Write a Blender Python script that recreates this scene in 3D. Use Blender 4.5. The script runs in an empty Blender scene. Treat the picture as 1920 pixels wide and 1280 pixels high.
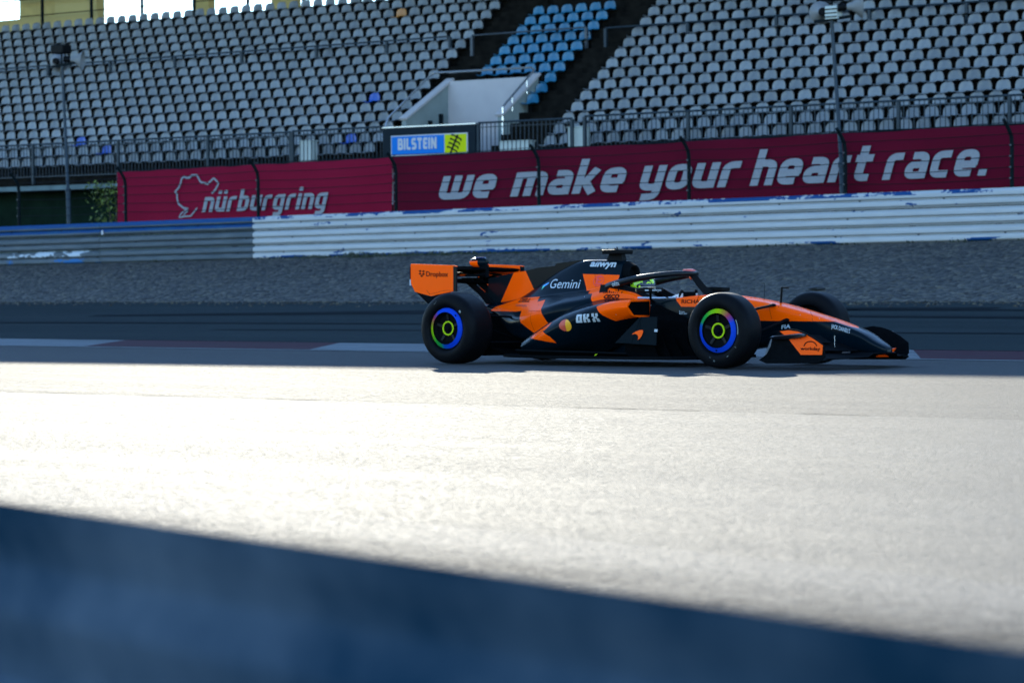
import bpy, bmesh, math, random
from mathutils import Vector, Matrix
from mathutils.bvhtree import BVHTree
R = math.radians
rnd = random.Random(7)
SC = bpy.context.scene
COL = SC.collection

# ------------------------------------------------------------------ camera, world, sun, exposure
TH, PITCH, ROLL, HC, FPX = R(38.69963), R(-1.23682), R(.333108), .81976, 5060.755
r0 = Vector((math.cos(TH), math.sin(TH), 0)); d0 = Vector((-math.sin(TH), math.cos(TH), 0)); z0 = Vector((0, 0, 1))
fwd = d0*math.cos(PITCH)+z0*math.sin(PITCH); up1 = -d0*math.sin(PITCH)+z0*math.cos(PITCH)
rgt = r0*math.cos(ROLL)-up1*math.sin(ROLL); up2 = r0*math.sin(ROLL)+up1*math.cos(ROLL)
cd = bpy.data.cameras.new('camera'); cam = bpy.data.objects.new('camera', cd); COL.objects.link(cam)
m = Matrix.Identity(4)
for i in range(3):
    m[i][0], m[i][1], m[i][2] = rgt[i], up2[i], -fwd[i]
m[2][3] = HC
cam.matrix_world = m
cd.sensor_width = 36; cd.lens = FPX/1920*36; cd.clip_start = .1; cd.clip_end = 4000
cd.dof.use_dof = True; cd.dof.focus_distance = 22.0; cd.dof.aperture_fstop = 4.0
SC.camera = cam

SUN_EL, SUN_AZ = R(17), R(45)          # azimuth measured from +Y towards -X
w = bpy.data.worlds.new('World'); SC.world = w; w.use_nodes = True
nt = w.node_tree; bg = nt.nodes['Background']
sky = nt.nodes.new('ShaderNodeTexSky'); sky.sky_type = 'NISHITA'; sky.sun_disc = False
sky.sun_elevation = SUN_EL; sky.sun_rotation = -SUN_AZ; sky.air_density = 1.0; sky.dust_density = .0; sky.ozone_density = 4.0
nt.links.new(sky.outputs[0], bg.inputs[0]); bg.inputs[1].default_value = .15
sd = bpy.data.lights.new('sun', 'SUN'); sd.energy = 2.95; sd.angle = R(.5); sd.color = (1, .94, .78)
so = bpy.data.objects.new('sun', sd); COL.objects.link(so)
sdir = Vector((-math.sin(SUN_AZ)*math.cos(SUN_EL), math.cos(SUN_AZ)*math.cos(SUN_EL), math.sin(SUN_EL)))
so.rotation_euler = sdir.to_track_quat('Z', 'Y').to_euler(); so.location = sdir*200
SC.view_settings.view_transform = 'Standard'; SC.view_settings.look = 'None'
SC.view_settings.exposure = 2.25; SC.view_settings.gamma = 1.0; SC.view_settings.use_curve_mapping = False

def at(px, py, Y=None, Z=None):
    """the point of the plane Y=const (or Z=const) that the photograph shows at pixel (px, py)"""
    x, y = px-960, py-640
    xr = x*math.cos(ROLL)-y*math.sin(ROLL); yr = x*math.sin(ROLL)+y*math.cos(ROLL)
    a, u2 = xr/FPX, -yr/FPX
    d = math.cos(PITCH)-u2*math.sin(PITCH); u = math.sin(PITCH)+u2*math.cos(PITCH)
    D = Vector((a*math.cos(TH)-d*math.sin(TH), a*math.sin(TH)+d*math.cos(TH), u))
    t = Y/D.y if Y is not None else (Z-HC)/D.z
    return D*t+Vector((0, 0, HC))

# ------------------------------------------------------------------ materials
def new_mat(name):
    mt = bpy.data.materials.new(name); mt.use_nodes = True
    t = mt.node_tree; b = t.nodes['Principled BSDF']
    return mt, t, b
def N(t, kind, **kw):
    n = t.nodes.new(kind)
    for k, v in kw.items(): setattr(n, k, v)
    return n
def mix(t, fac, a, b):
    n = N(t, 'ShaderNodeMix', data_type='RGBA')
    if hasattr(fac, 'links'): t.links.new(fac, n.inputs[0])
    else: n.inputs[0].default_value = fac
    for i, c in ((6, a), (7, b)):
        if hasattr(c, 'links'): t.links.new(c, n.inputs[i])
        else: n.inputs[i].default_value = (*c, 1)
    return n.outputs[2]
def math_(t, op, a, b=None, c=None):
    n = N(t, 'ShaderNodeMath', operation=op)
    for i, v in enumerate((a, b, c)):
        if v is None: continue
        if hasattr(v, 'links'): t.links.new(v, n.inputs[i])
        else: n.inputs[i].default_value = v
    return n.outputs[0]
def coords(t, scale=(1, 1, 1), kind='Object'):
    tc = N(t, 'ShaderNodeTexCoord'); mp = N(t, 'ShaderNodeMapping'); mp.inputs['Scale'].default_value = scale
    t.links.new(tc.outputs[kind], mp.inputs[0]); return mp.outputs[0]
def noise(t, scale, detail=4, rough=.55, vec=None, stretch=(1, 1, 1)):
    n = N(t, 'ShaderNodeTexNoise'); n.inputs['Scale'].default_value = scale
    n.inputs['Detail'].default_value = detail; n.inputs['Roughness'].default_value = rough
    t.links.new(vec if vec is not None else coords(t, stretch), n.inputs['Vector'])
    return n.outputs[0]
def ramp(t, v, lo, hi):
    n = N(t, 'ShaderNodeMapRange'); n.inputs[1].default_value = lo; n.inputs[2].default_value = hi
    t.links.new(v, n.inputs[0]); return n.outputs[0]
def bump(t, b, h, strength, dist):
    n = N(t, 'ShaderNodeBump'); n.inputs['Strength'].default_value = strength; n.inputs['Distance'].default_value = dist
    t.links.new(h, n.inputs['Height']); t.links.new(n.outputs[0], b.inputs['Normal'])
def plain(name, col, rough=.5, metal=0, var=.0, scale=6, spec=None, coat=0, bmp=0, bscale=40):
    mt, t, b = new_mat(name)
    b.inputs['Base Color'].default_value = (*col, 1); b.inputs['Roughness'].default_value = rough; b.inputs['Metallic'].default_value = metal
    if spec is not None: b.inputs['Specular IOR Level'].default_value = spec
    if coat: b.inputs['Coat Weight'].default_value = coat; b.inputs['Coat Roughness'].default_value = .06
    if var:
        n = ramp(t, noise(t, scale), .3, .7)
        t.links.new(mix(t, n, [c*(1-var) for c in col], [min(1, c*(1+var)) for c in col]), b.inputs['Base Color'])
    if bmp: bump(t, b, noise(t, bscale, 3), bmp, .004)
    return mt

M = {}
M['dark_steel'] = plain('dark_painted_steel', (.003, .007, .009), .6, 0, .2, spec=.06)
M['steel'] = plain('galvanised_steel', (.05, .06, .07), .5, .3, .15)
M['rail_steel'] = plain('grey_blue_railing_paint', (.012, .022, .030), .5, .0, .2, spec=.3)
M['bright_steel'] = plain('brushed_handrail', (.5, .52, .54), .25, .8)
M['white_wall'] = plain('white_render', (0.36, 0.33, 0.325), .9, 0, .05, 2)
M['white_panel'] = plain('white_panel', (.42, .46, .43), .55, 0, .06, 3)
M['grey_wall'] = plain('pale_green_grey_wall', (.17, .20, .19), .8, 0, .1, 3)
M['board'] = plain('dark_blue_board', (.003, .009, .014), .6, 0, .15, spec=.1)
M['yellow_wall'] = plain('ochre_painted_wall', (.42, .31, .10), .75, 0, .12, 3)
M['horn_white'] = plain('off_white_plastic_horn', (.17, .17, .165), .5, 0, .1, spec=.2)
M['black'] = plain('black_plastic', (.003, .0035, .004), .5, spec=.06)
M['green_wall'] = plain('dark_green_hoarding', (.004, .012, .008), .9, 0, .3, 2, spec=.05)
M['roof'] = plain('roof_sheet', (.22, .23, .24), .6, .3, .1)
M['letter_white'] = plain('printed_white', (0.3825, 0.3825, 0.3995), .6, 0, .05, 8)
M['sign_blue'] = plain('sign_blue', (0.004, 0.13, 0.44), .6, spec=.1)
M['sign_yellow'] = plain('sign_lime_yellow', (0.44, 0.48, 0.002), .6, spec=.1)
M['sign_black'] = plain('sign_black', (.004, .005, .005), .6, spec=.1)
M['fascia'] = plain('weathered_beam', (.07, .105, .11), .8, 0, .25, 3)

# ------------------------------------------------------------------ mesh helpers
class MB:
    """collects polygons, then links them as one mesh object"""
    def __init__(s): s.v = []; s.f = []; s.mi = []
    def add(s, vs, fs, mi=0):
        o = len(s.v); s.v += [tuple(v) for v in vs]; s.f += [[i+o for i in f] for f in fs]; s.mi += [mi]*len(fs)
    def box(s, a, b, mi=0):
        (x0, y0, z0_), (x1, y1, z1) = a, b
        vs = [(x, y, z) for x in (x0, x1) for y in (y0, y1) for z in (z0_, z1)]
        s.add(vs, [(0, 1, 3, 2), (4, 6, 7, 5), (0, 4, 5, 1), (2, 3, 7, 6), (0, 2, 6, 4), (1, 5, 7, 3)], mi)
    def bar(s, a, b, w_, h=None, mi=0, up=(0, 0, 1)):
        a, b = Vector(a), Vector(b); d = (b-a).normalized(); u = Vector(up)
        if abs(d.dot(u)) > .98: u = Vector((1, 0, 0))
        x = d.cross(u).normalized(); y = x.cross(d); h = w_ if h is None else h
        vs = [p+x*i*w_/2+y*j*h/2 for p in (a, b) for i, j in ((-1, -1), (1, -1), (1, 1), (-1, 1))]
        s.add(vs, [(3, 2, 1, 0), (4, 5, 6, 7), (0, 1, 5, 4), (1, 2, 6, 5), (2, 3, 7, 6), (3, 0, 4, 7)], mi)
    def tube(s, pts, rad, n=8, mi=0, flat=1.0, cap=True):
        pts = [Vector(p) for p in pts]; k = len(pts); rr = rad if isinstance(rad, (list, tuple)) else [rad]*k
        vs = []; ref = None
        for i, p in enumerate(pts):
            d = (pts[min(i+1, k-1)]-pts[max(i-1, 0)]).normalized()
            if ref is None:
                ref = Vector((0, 0, 1)) if abs(d.z) < .9 else Vector((1, 0, 0))
            x = d.cross(ref).normalized(); y = x.cross(d).normalized(); ref = y
            for j in range(n):
                a = 2*math.pi*j/n; vs.append(p+x*math.cos(a)*rr[i]+y*math.sin(a)*rr[i]*flat)
        fs = [(i*n+j, i*n+(j+1) % n, (i+1)*n+(j+1) % n, (i+1)*n+j) for i in range(k-1) for j in range(n)]
        if cap: fs += [tuple(range(n))[::-1], tuple(range((k-1)*n, k*n))]
        s.add(vs, fs, mi)
    def lathe(s, prof, o=(0, 0, 0), axis=(0, 0, 1), n=32, mi=0, closed=False):
        ax = Vector(axis).normalized(); u = Vector((1, 0, 0)) if abs(ax.x) < .9 else Vector((0, 0, 1))
        x = ax.cross(u).normalized(); y = ax.cross(x); o = Vector(o); k = len(prof)
        vs = [o+ax*h+(x*math.cos(2*math.pi*j/n)+y*math.sin(2*math.pi*j/n))*r_ for r_, h in prof for j in range(n)]
        fs = []
        for i in range(k if closed else k-1):
            i2 = (i+1) % k
            for j in range(n): fs.append((i*n+j, i*n+(j+1) % n, i2*n+(j+1) % n, i2*n+j))
        s.add(vs, fs, mi)
    def loft(s, rings, mi=0, cap=True):
        n = len(rings[0]); k = len(rings)
        vs = [p for r_ in rings for p in r_]
        fs = [(i*n+j, i*n+(j+1) % n, (i+1)*n+(j+1) % n, (i+1)*n+j) for i in range(k-1) for j in range(n)]
        if cap: fs += [tuple(range(n))[::-1], tuple(range((k-1)*n, k*n))]
        s.add(vs, fs, mi)
    def plate(s, poly, axis, c, th, mi=0):
        """2D polygon extruded: axis 'y' -> poly in (x,z) at y=c..c+th ; 'z' -> (x,y); 'x' -> (y,z)"""
        f = {'y': lambda p, d: (p[0], d, p[1]), 'z': lambda p, d: (p[0], p[1], d), 'x': lambda p, d: (d, p[0], p[1])}[axis]
        n = len(poly); vs = [f(p, c) for p in poly]+[f(p, c+th) for p in poly]
        s.add(vs, [tuple(range(n)), tuple(range(n, 2*n))[::-1]]+[(i, i+n, (i+1) % n+n, (i+1) % n) for i in range(n)], mi)
    def build(s, name, mats, parent=None, smooth=None, bevel=0, subdiv=0, fix=True):
        me = bpy.data.meshes.new(name); me.from_pydata(s.v, [], s.f)
        for mt in (mats if isinstance(mats, (list, tuple)) else [mats]): me.materials.append(mt)
        me.polygons.foreach_set('material_index', s.mi)
        if fix or bevel:
            bm = bmesh.new(); bm.from_mesh(me)
            if fix:
                bmesh.ops.recalc_face_normals(bm, faces=bm.faces)
            bm.to_mesh(me); bm.free()
        if smooth is not None:
            me.polygons.foreach_set('use_smooth', [True]*len(me.polygons)); me.set_sharp_from_angle(angle=R(smooth))
        o = bpy.data.objects.new(name, me); COL.objects.link(o)
        if parent: o.parent = parent
        if bevel:
            b = o.modifiers.new('bevel', 'BEVEL'); b.width = bevel; b.segments = 2; b.limit_method = 'ANGLE'
        if subdiv:
            b = o.modifiers.new('subdivision', 'SUBSURF'); b.levels = subdiv; b.render_levels = subdiv
        return o
def tag(o, label=None, cat=None, group=None, kind=None):
    if label: o['label'] = label
    if cat: o['category'] = cat
    if group: o['group'] = group
    if kind: o['kind'] = kind
    return o
def empty(name, loc=(0, 0, 0), rot=(0, 0, 0), parent=None):
    o = bpy.data.objects.new(name, None); o.empty_display_size = .2; COL.objects.link(o)
    o.location = loc; o.rotation_euler = rot
    if parent: o.parent = parent
    return o
def structure(o): return tag(o, kind='structure')

# ------------------------------------------------------------------ lettering
def text_poly(s, size, bold=0., shear=0., spacing=1.):
    """filled text as (verts2d, faces); baseline at 0, starts at 0"""
    cu = bpy.data.curves.new('t', 'FONT'); cu.body = s; cu.size = size; cu.offset = bold*size; cu.shear = shear
    cu.space_character = spacing; cu.resolution_u = 4; cu.fill_mode = 'FRONT'
    ob = bpy.data.objects.new('t', cu); COL.objects.link(ob)
    dg = bpy.context.evaluated_depsgraph_get(); me = bpy.data.meshes.new_from_object(ob.evaluated_get(dg))
    vs = [(v.co.x, v.co.y) for v in me.vertices]; fs = [list(p.vertices) for p in me.polygons]
    bpy.data.objects.remove(ob); bpy.data.curves.remove(cu); bpy.data.meshes.remove(me)
    x0 = min(v[0] for v in vs); vs = [(x-x0, y) for x, y in vs]
    return vs, fs
def ribbon(path, t, closed=False, rad=.2, layer=0):
    """constant-width stroke with rounded corners; returns verts (x,y,layer), faces"""
    P = [Vector(p) for p in path]; n = len(P); out = []
    for i, p in enumerate(P):
        if not closed and i in (0, n-1): out.append(p); continue
        a, b = P[(i-1) % n], P[(i+1) % n]
        d1, d2 = (a-p), (b-p); r_ = min(rad, d1.length*.49, d2.length*.49)
        q1, q2 = p+d1.normalized()*r_, p+d2.normalized()*r_
        for k in range(6):
            s = k/5; out.append(q1*(1-s)**2+p*2*s*(1-s)+q2*s*s)
    k = len(out); vs = []
    for i, p in enumerate(out):
        a = out[(i-1) % k] if (closed or i) else p; b = out[(i+1) % k] if (closed or i < k-1) else p
        e1 = (p-a).normalized() if (p-a).length > 1e-9 else (b-p).normalized()
        e2 = (b-p).normalized() if (b-p).length > 1e-9 else e1
        nn = Vector((-(e1+e2).y, (e1+e2).x)).normalized(); c = max(.45, nn.dot(Vector((-e1.y, e1.x))))
        vs += [(*(p+nn*t/2/c), layer), (*(p-nn*t/2/c), layer)]
    fs = [(2*i, 2*i+1, 2*((i+1) % k)+1, 2*((i+1) % k)) for i in range(k if closed else k-1)]
    return vs, fs
a_, b_, X_ = .13, .87, .62
GL = {
 'n': (.75, [[(a_, 0), (a_, 1)], [(a_, b_), (X_, b_), (X_, 0)]]),
 'u': (.75, [[(a_, 1), (a_, a_), (X_, a_)], [(X_, 1), (X_, 0)]]),
 'r': (.60, [[(a_, 0), (a_, b_), (.56, b_)]]),
 'h': (.75, [[(a_, 0), (a_, 1.42)], [(a_, b_), (X_, b_), (X_, 0)]]),
 'a': (.75, [[(.17, b_), (X_, b_), (X_, 0)], [(X_, .53), (a_, .53), (a_, a_), (X_, a_)]]),
 'e': (.74, [[(X_, .40), (X_, b_), (a_, b_), (a_, a_), (.6, a_)], [(a_, .45), (X_+.1, .45)]]),
 'c': (.70, [[(.62, b_), (a_, b_), (a_, a_), (.62, a_)]]),
 'o': (.75, ['c', [(a_, a_), (X_, a_), (X_, b_), (a_, b_)]]),
 'w': (1.12, [[(a_, 1), (a_, a_), (1.0, a_), (1.0, 1)], [(.565, 1), (.565, a_)]]),
 'm': (1.12, [[(a_, 0), (a_, 1)], [(a_, b_), (1.0, b_), (1.0, 0)], [(.565, b_), (.565, 0)]]),
 'k': (.76, [[(a_, 0), (a_, 1.42)], [(a_, .5), (.36, .5), (.64, 1)], [(.32, .5), (.66, 0)]]),
 'y': (.75, [[(a_, 1), (a_, a_), (X_, a_)], [(X_, 1), (X_, -.26), (.16, -.26)]]),
 't': (.62, [[(.22, 1.34), (.22, a_), (.56, a_)], [(.0, b_), (.56, b_)]]),
 'g': (.75, [[(X_, a_), (a_, a_), (a_, b_), (X_, b_)], [(X_, 1), (X_, -.26), (.14, -.26)]]),
 'b': (.75, [[(a_, 0), (a_, 1.42)], [(a_, b_), (X_, b_), (X_, a_), (a_, a_)]]),
 'i': (.27, [[(a_, 0), (a_, 1)], [(a_, 1.17), (a_, 1.40)]]),
 'U': (.75, [[(a_, 1), (a_, a_), (X_, a_)], [(X_, 1), (X_, 0)], [(a_+.04, 1.17), (a_+.04, 1.40)], [(X_-.04, 1.17), (X_-.04, 1.40)]]),
 'l': (.27, [[(a_, 0), (a_, 1.42)]]),
 '.': (.30, [[(a_, 0), (a_, .26)]]),
 'B': (.70, [['c'], [(a_, a_-.02), (.58, a_-.02), (.58, .5), (a_, .5)], [(a_, .5), (.54, .5), (.54, .89), (a_, .89)], [(a_, 0), (a_, 1)]]),
 'I': (.27, [[(a_, 0), (a_, 1)]]), 'L': (.58, [[(a_, 1), (a_, .11), (.56, .11)]]),
 'S': (.68, [[(.58, .89), (a_, .89), (a_, .5), (.56, .5), (.56, .11), (.1, .11)]]),
 'T': (.66, [[(.0, .89), (.62, .89)], [(.31, .89), (.31, 0)]]),
 'E': (.60, [[(.56, .89), (a_, .89), (a_, .11), (.56, .11)], [(a_, .5), (.52, .5)]]),
 'N': (.76, [[(a_, 0), (a_, 1)], [(.63, 0), (.63, 1)], [(a_, .95), (.63, .05)]]),
}
def stroke_text(s, t=.25, shear=.2, gap=.14, space=.5, rad=.22):
    """squarish lettering drawn with strokes: verts (x,y,layer) with x-height 1, faces, width"""
    V, F, x, lay = [], [], 0, 0
    for ch in s:
        if ch == ' ': x += space; continue
        wd, paths = GL[ch]; closed = False
        for p in paths:
            if p == 'c' or p == ['c']: closed = (p == 'c'); continue
            vs, fs = ribbon(p, t, closed, rad, lay % 7); lay += 1; o = len(V)
            V += [(x+vx+vy*shear, vy, l) for vx, vy, l in vs]; F += [[i+o for i in f] for f in fs]
            closed = False
        x += wd+gap
    return V, F, x-gap
def wall_decal(name, V, F, mat, org, ex, ez, nrm, parent=None, off=.004):
    """lay flat lettering (x,y[,layer]) on a wall: origin, in-plane axes and outward normal"""
    mb = MB(); org, ex, ez, nrm = map(Vector, (org, ex, ez, nrm))
    mb.add([org+ex*v[0]+ez*v[1]+nrm*(off+(.0012*v[2] if len(v) > 2 else 0)) for v in V], F)
    return mb.build(name, mat, parent, fix=False)

# ------------------------------------------------------------------ stand frame
PHI = .0541224; S0 = Vector((-25, 57.784, 0)); DV, DZ, Z1 = .428376, .317632, 4.7358
SU = Vector((math.cos(PHI), math.sin(PHI), 0)); SV = Vector((-math.sin(PHI), math.cos(PHI), 0))
def W(u, v, z): return S0+SU*u+SV*v+Vector((0, 0, z))
def on_stand(px, py, v):
    """local (u, z) on the stand's vertical plane v at a pixel"""
    o = Vector((0, 0, HC)); d = at(px, py, Y=100)-o
    t = (v-(o-S0).dot(SV))/d.dot(SV); p = o+d*t
    return (p-S0).dot(SU), p.z
from mathutils import noise as mnoise
# ------------------------------------------------------------------ ground, track, gravel
def sheet(name, pts_rows, mat, smooth=None):
    """grid of points (rows of equal length) as one sheet"""
    mb = MB(); k = len(pts_rows); n = len(pts_rows[0])
    mb.add([p for r_ in pts_rows for p in r_], [(i*n+j, i*n+j+1, (i+1)*n+j+1, (i+1)*n+j) for i in range(k-1) for j in range(n-1)])
    return structure(mb.build(name, mat, smooth=smooth, fix=False))

def asphalt(name, c0, c1, rough, grain, streak=True, spec=.5, patch=None, bdist=.004, bstr=.5):
    mt, t, b = new_mat(name)
    fine = noise(t, 90, 3, .7); broad = noise(t, .8, 4, .6, stretch=(.12, 1, 1)); lines = noise(t, 2.2, 4, .65, stretch=(.02, 1, 1))
    f = math_(t, 'ADD', math_(t, 'MULTIPLY', ramp(t, fine, .3, .7), grain), math_(t, 'MULTIPLY', ramp(t, broad, .3, .7), .5*(1-grain)))
    f = math_(t, 'ADD', f, math_(t, 'MULTIPLY', ramp(t, lines, .3, .7), .5*(1-grain)))
    col = mix(t, f, c0, c1)
    t.links.new(col, b.inputs['Base Color']); b.inputs['Specular IOR Level'].default_value = spec
    rr = N(t, 'ShaderNodeMapRange'); rr.inputs[1].default_value = .25; rr.inputs[2].default_value = .75; rr.inputs[3].default_value = rough-.115; rr.inputs[4].default_value = min(1, rough+.10)
    vg = N(t, 'ShaderNodeTexVoronoi'); vg.inputs['Scale'].default_value = 75; t.links.new(coords(t), vg.inputs['Vector']); sg = N(t, 'ShaderNodeSeparateColor'); t.links.new(vg.outputs['Color'], sg.inputs[0]); grit = math_(t, 'ADD', math_(t, 'MULTIPLY', sg.outputs[0], .6), math_(t, 'MULTIPLY', noise(t, 16, 4, .7), .4)); t.links.new(math_(t, 'ADD', math_(t, 'MULTIPLY', lines, .28), math_(t, 'MULTIPLY', grit, .72)), rr.inputs[0]); t.links.new(rr.outputs[0], b.inputs['Roughness'])
    h = math_(t, 'ADD', math_(t, 'MULTIPLY', noise(t, 55, 3, .7), 1.), math_(t, 'MULTIPLY', noise(t, 26, 4, .75), .7))
    bump(t, b, h, bstr, bdist)
    return mt
M['asphalt'] = asphalt('track_asphalt', (0.02333, 0.02385, 0.02385), (0.04406, 0.04406, 0.04303), .89, .45, spec=.17, bstr=1., bdist=.01)
M['asphalt_worn'] = asphalt('track_asphalt_racing_line', (0.02851, 0.02851, 0.02851), (0.04925, 0.04925, 0.04769), .87, .35, spec=.19, bstr=1., bdist=.009)
M['asphalt_verge'] = asphalt('old_verge_asphalt', (.016, .017, .018), (.06, .062, .06), .92, .75, spec=.05, bdist=.015, bstr=1.)
M['runoff'] = asphalt('runoff_asphalt', (.0115, .0175, .0185), (.028, .037, .038), .92, .3, spec=.02, bstr=1., bdist=.01)

def xs(a, b, n): return [a+(b-a)*i/n for i in range(n+1)]
def seam(X): return 14.34+.04*(X+12)
# wide ground out to the horizon
gm, t, b = new_mat('grassland'); t.links.new(mix(t, noise(t, .05, 5), (.03, .045, .015), (.06, .07, .03)), b.inputs['Base Color']); b.inputs['Roughness'].default_value = .9
structure(sheet('ground', [[(-2200, -2200, -.6), (2200, -2200, -.6)], [(-2200, 2200, -.6), (2200, 2200, -.6)]], gm))
TX = xs(-170, 70, 24)
va, vb = at(0, 890, Z=0), at(1920, 1090, Z=0); wa, wb = at(0, 950, Z=0), at(1920, 1215, Z=0)
vs_ = (vb.y-va.y)/(vb.x-va.x)
def verge(x): return va.y+vs_*(x-va.x)
vw = ((va.y+vs_*(wa.x-va.x)-wa.y)+(va.y+vs_*(wb.x-va.x)-wb.y))/2          # how wide the strip is that darkens towards the barrier
vm_, t, b = new_mat('asphalt_darker_by_barrier')
tc = N(t, 'ShaderNodeTexCoord'); sx = N(t, 'ShaderNodeSeparateXYZ'); t.links.new(tc.outputs['Object'], sx.inputs[0])
dd = math_(t, 'ADD', math_(t, 'SUBTRACT', math_(t, 'MULTIPLY', sx.outputs[0], vs_), sx.outputs[1]), va.y-vs_*va.x)
dd = math_(t, 'DIVIDE', dd, vw)
dd = math_(t, 'ADD', dd, math_(t, 'MULTIPLY', math_(t, 'SUBTRACT', noise(t, 9, 5, .7), .5), .9))
dd = math_(t, 'ADD', dd, math_(t, 'MULTIPLY', math_(t, 'SUBTRACT', noise(t, 1.4, 3, .6, stretch=(.4, 1, 1)), .5), .5))
fac = ramp(t, dd, .35, 1.25)
t.links.new(mix(t, fac, (.05, .05, .05), (.012, .014, .017)), b.inputs['Base Color'])
mr_ = N(t, 'ShaderNodeMapRange'); mr_.inputs[3].default_value = .86; mr_.inputs[4].default_value = .97; t.links.new(fac, mr_.inputs[0])
vg = N(t, 'ShaderNodeTexVoronoi'); vg.inputs['Scale'].default_value = 75; t.links.new(coords(t), vg.inputs['Vector']); sg = N(t, 'ShaderNodeSeparateColor'); t.links.new(vg.outputs['Color'], sg.inputs[0])
gr_ = math_(t, 'ADD', math_(t, 'MULTIPLY', sg.outputs[0], .6), math_(t, 'MULTIPLY', noise(t, 16, 4, .7), .4))
t.links.new(math_(t, 'MINIMUM', math_(t, 'ADD', mr_.outputs[0], math_(t, 'MULTIPLY', math_(t, 'SUBTRACT', gr_, .5), .30)), 1.0), b.inputs['Roughness'])
mr_ = N(t, 'ShaderNodeMapRange'); mr_.inputs[3].default_value = .19; mr_.inputs[4].default_value = .01; t.links.new(fac, mr_.inputs[0]); t.links.new(mr_.outputs[0], b.inputs['Specular IOR Level'])
bump(t, b, math_(t, 'ADD', noise(t, 55, 3, .7), math_(t, 'MULTIPLY', noise(t, 20, 4, .75), 1.3)), 1., .01)
VX = xs(-60, 30, 40)
sheet('track_edge', [[(x, verge(x)-5, .0) for x in VX], [(x, verge(x), .0) for x in VX]], vm_)
sheet('track', [[(x, -12, -.004) for x in TX], [(x, seam(x), -.004) for x in TX]], M['asphalt_worn'])
sheet('track_outer_lane', [[(x, seam(x), -.004) for x in TX], [(x, 25.3, -.004) for x in TX]], M['asphalt'])
# joint between the two asphalt lanes, tarred and broken
jm, t, b = new_mat('tar_joint'); t.links.new(mix(t, ramp(t, noise(t, 2.5, 4, .7), .45, .6), (.022, .022, .022), (.05, .05, .049)), b.inputs['Base Color']); b.inputs['Roughness'].default_value = .97; b.inputs['Specular IOR Level'].default_value = .05
JX = xs(-60, 20, 320)
mb = MB()
for xa, xb in zip(JX, JX[1:]):
    if mnoise.noise((xa*.9, 3, 0)) < .08: continue
    w0 = .015+.03*abs(mnoise.noise((xa*2.1, 0, 7)))
    mb.add([(xa, seam(xa)-w0*.3, .001), (xb, seam(xb)-w0*.3, .001), (xb, seam(xb)+w0, .001), (xa, seam(xa)+w0, .001)], [(0, 1, 2, 3)])
structure(mb.build('asphalt_joint', jm, fix=False))
# painted edge line and kerb
def paint(name, c0, c1, wear):
    mt, t, b = new_mat(name)
    n = ramp(t, noise(t, 3, 5, .7, stretch=(.12, 1, 1)), .35, .65)
    g = ramp(t, noise(t, 60, 3, .7), .35, .6)
    t.links.new(mix(t, math_(t, 'MULTIPLY', math_(t, 'MULTIPLY', n, g), wear), c0, c1), b.inputs['Base Color']); b.inputs['Roughness'].default_value = .6
    b.inputs['Specular IOR Level'].default_value = .06; b.inputs['Roughness'].default_value = .8
    return mt
M['line_white'] = paint('road_paint_white', (.20, .21, .21), (.05, .055, .06), .7)
M['kerb_white'] = paint('kerb_paint_white', (.13, .14, .145), (.03, .034, .036), 1)
M['kerb_red'] = paint('kerb_paint_maroon', (.04, .006, .012), (.014, .010, .012), 1)
sheet('edge_line', [[(x, 25.02, .002) for x in TX], [(x, 25.2, .002) for x in TX]], M['line_white'])
edges = [-170, -62.5, -58.2, -53.9, -49.6, -45.3, -41, -36.8, -32.5, -28.3, -24.1, -19.8, -15.2, -10.9, -6.6, -2.3, 70]
mb = MB()
for i in range(len(edges)-1):
    xa, xb = edges[i], edges[i+1]
    white = i in (6, 8, 10, 13, 15, 3, 1) if i != 12 else False
    if i == 11: white = True
    if i == 9: white = False
    xm = xs(xa, xb, 6)
    for j in range(6):
        q = [(xm[j]+.6, 25.2, .004), (xm[j+1]+.6, 25.2, .004), (xm[j+1]-.6, 27.1, .04), (xm[j]-.6, 27.1, .04)]
        mb.add(q, [(0, 1, 2, 3)], 0 if white else 1)
structure(mb.build('kerb', [M['kerb_white'], M['kerb_red']], fix=False))
# run-off asphalt, gravel bed, bank: profile (Y, z)
def rise(Y):
    P = [(27.1, .03), (28.5, .065), (30, .12), (32, .215), (34, .34), (36, .49), (40, .80), (44.5, 1.17), (48.65, 1.50), (49.6, 1.62), (53, 2.2), (58, 2.3), (120, 2.3)]
    if Y <= P[0][0]: return P[0][1]
    for (a, za), (c, zc) in zip(P, P[1:]):
        if Y <= c: return za+(zc-za)*(Y-a)/(c-a)
    return P[-1][1]
def slope_x(X, Y): return (.0081*(X+40))*min(1, max(0, (Y-36)/12.))
sheet('runoff_strip', [[(x, Y, rise(Y)) for x in TX] for Y in (27.09, 27.8, 28.5, 29.2, 30, 31, 32, 33, 34, 35, 36.06)], M['runoff'], smooth=60)
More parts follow.
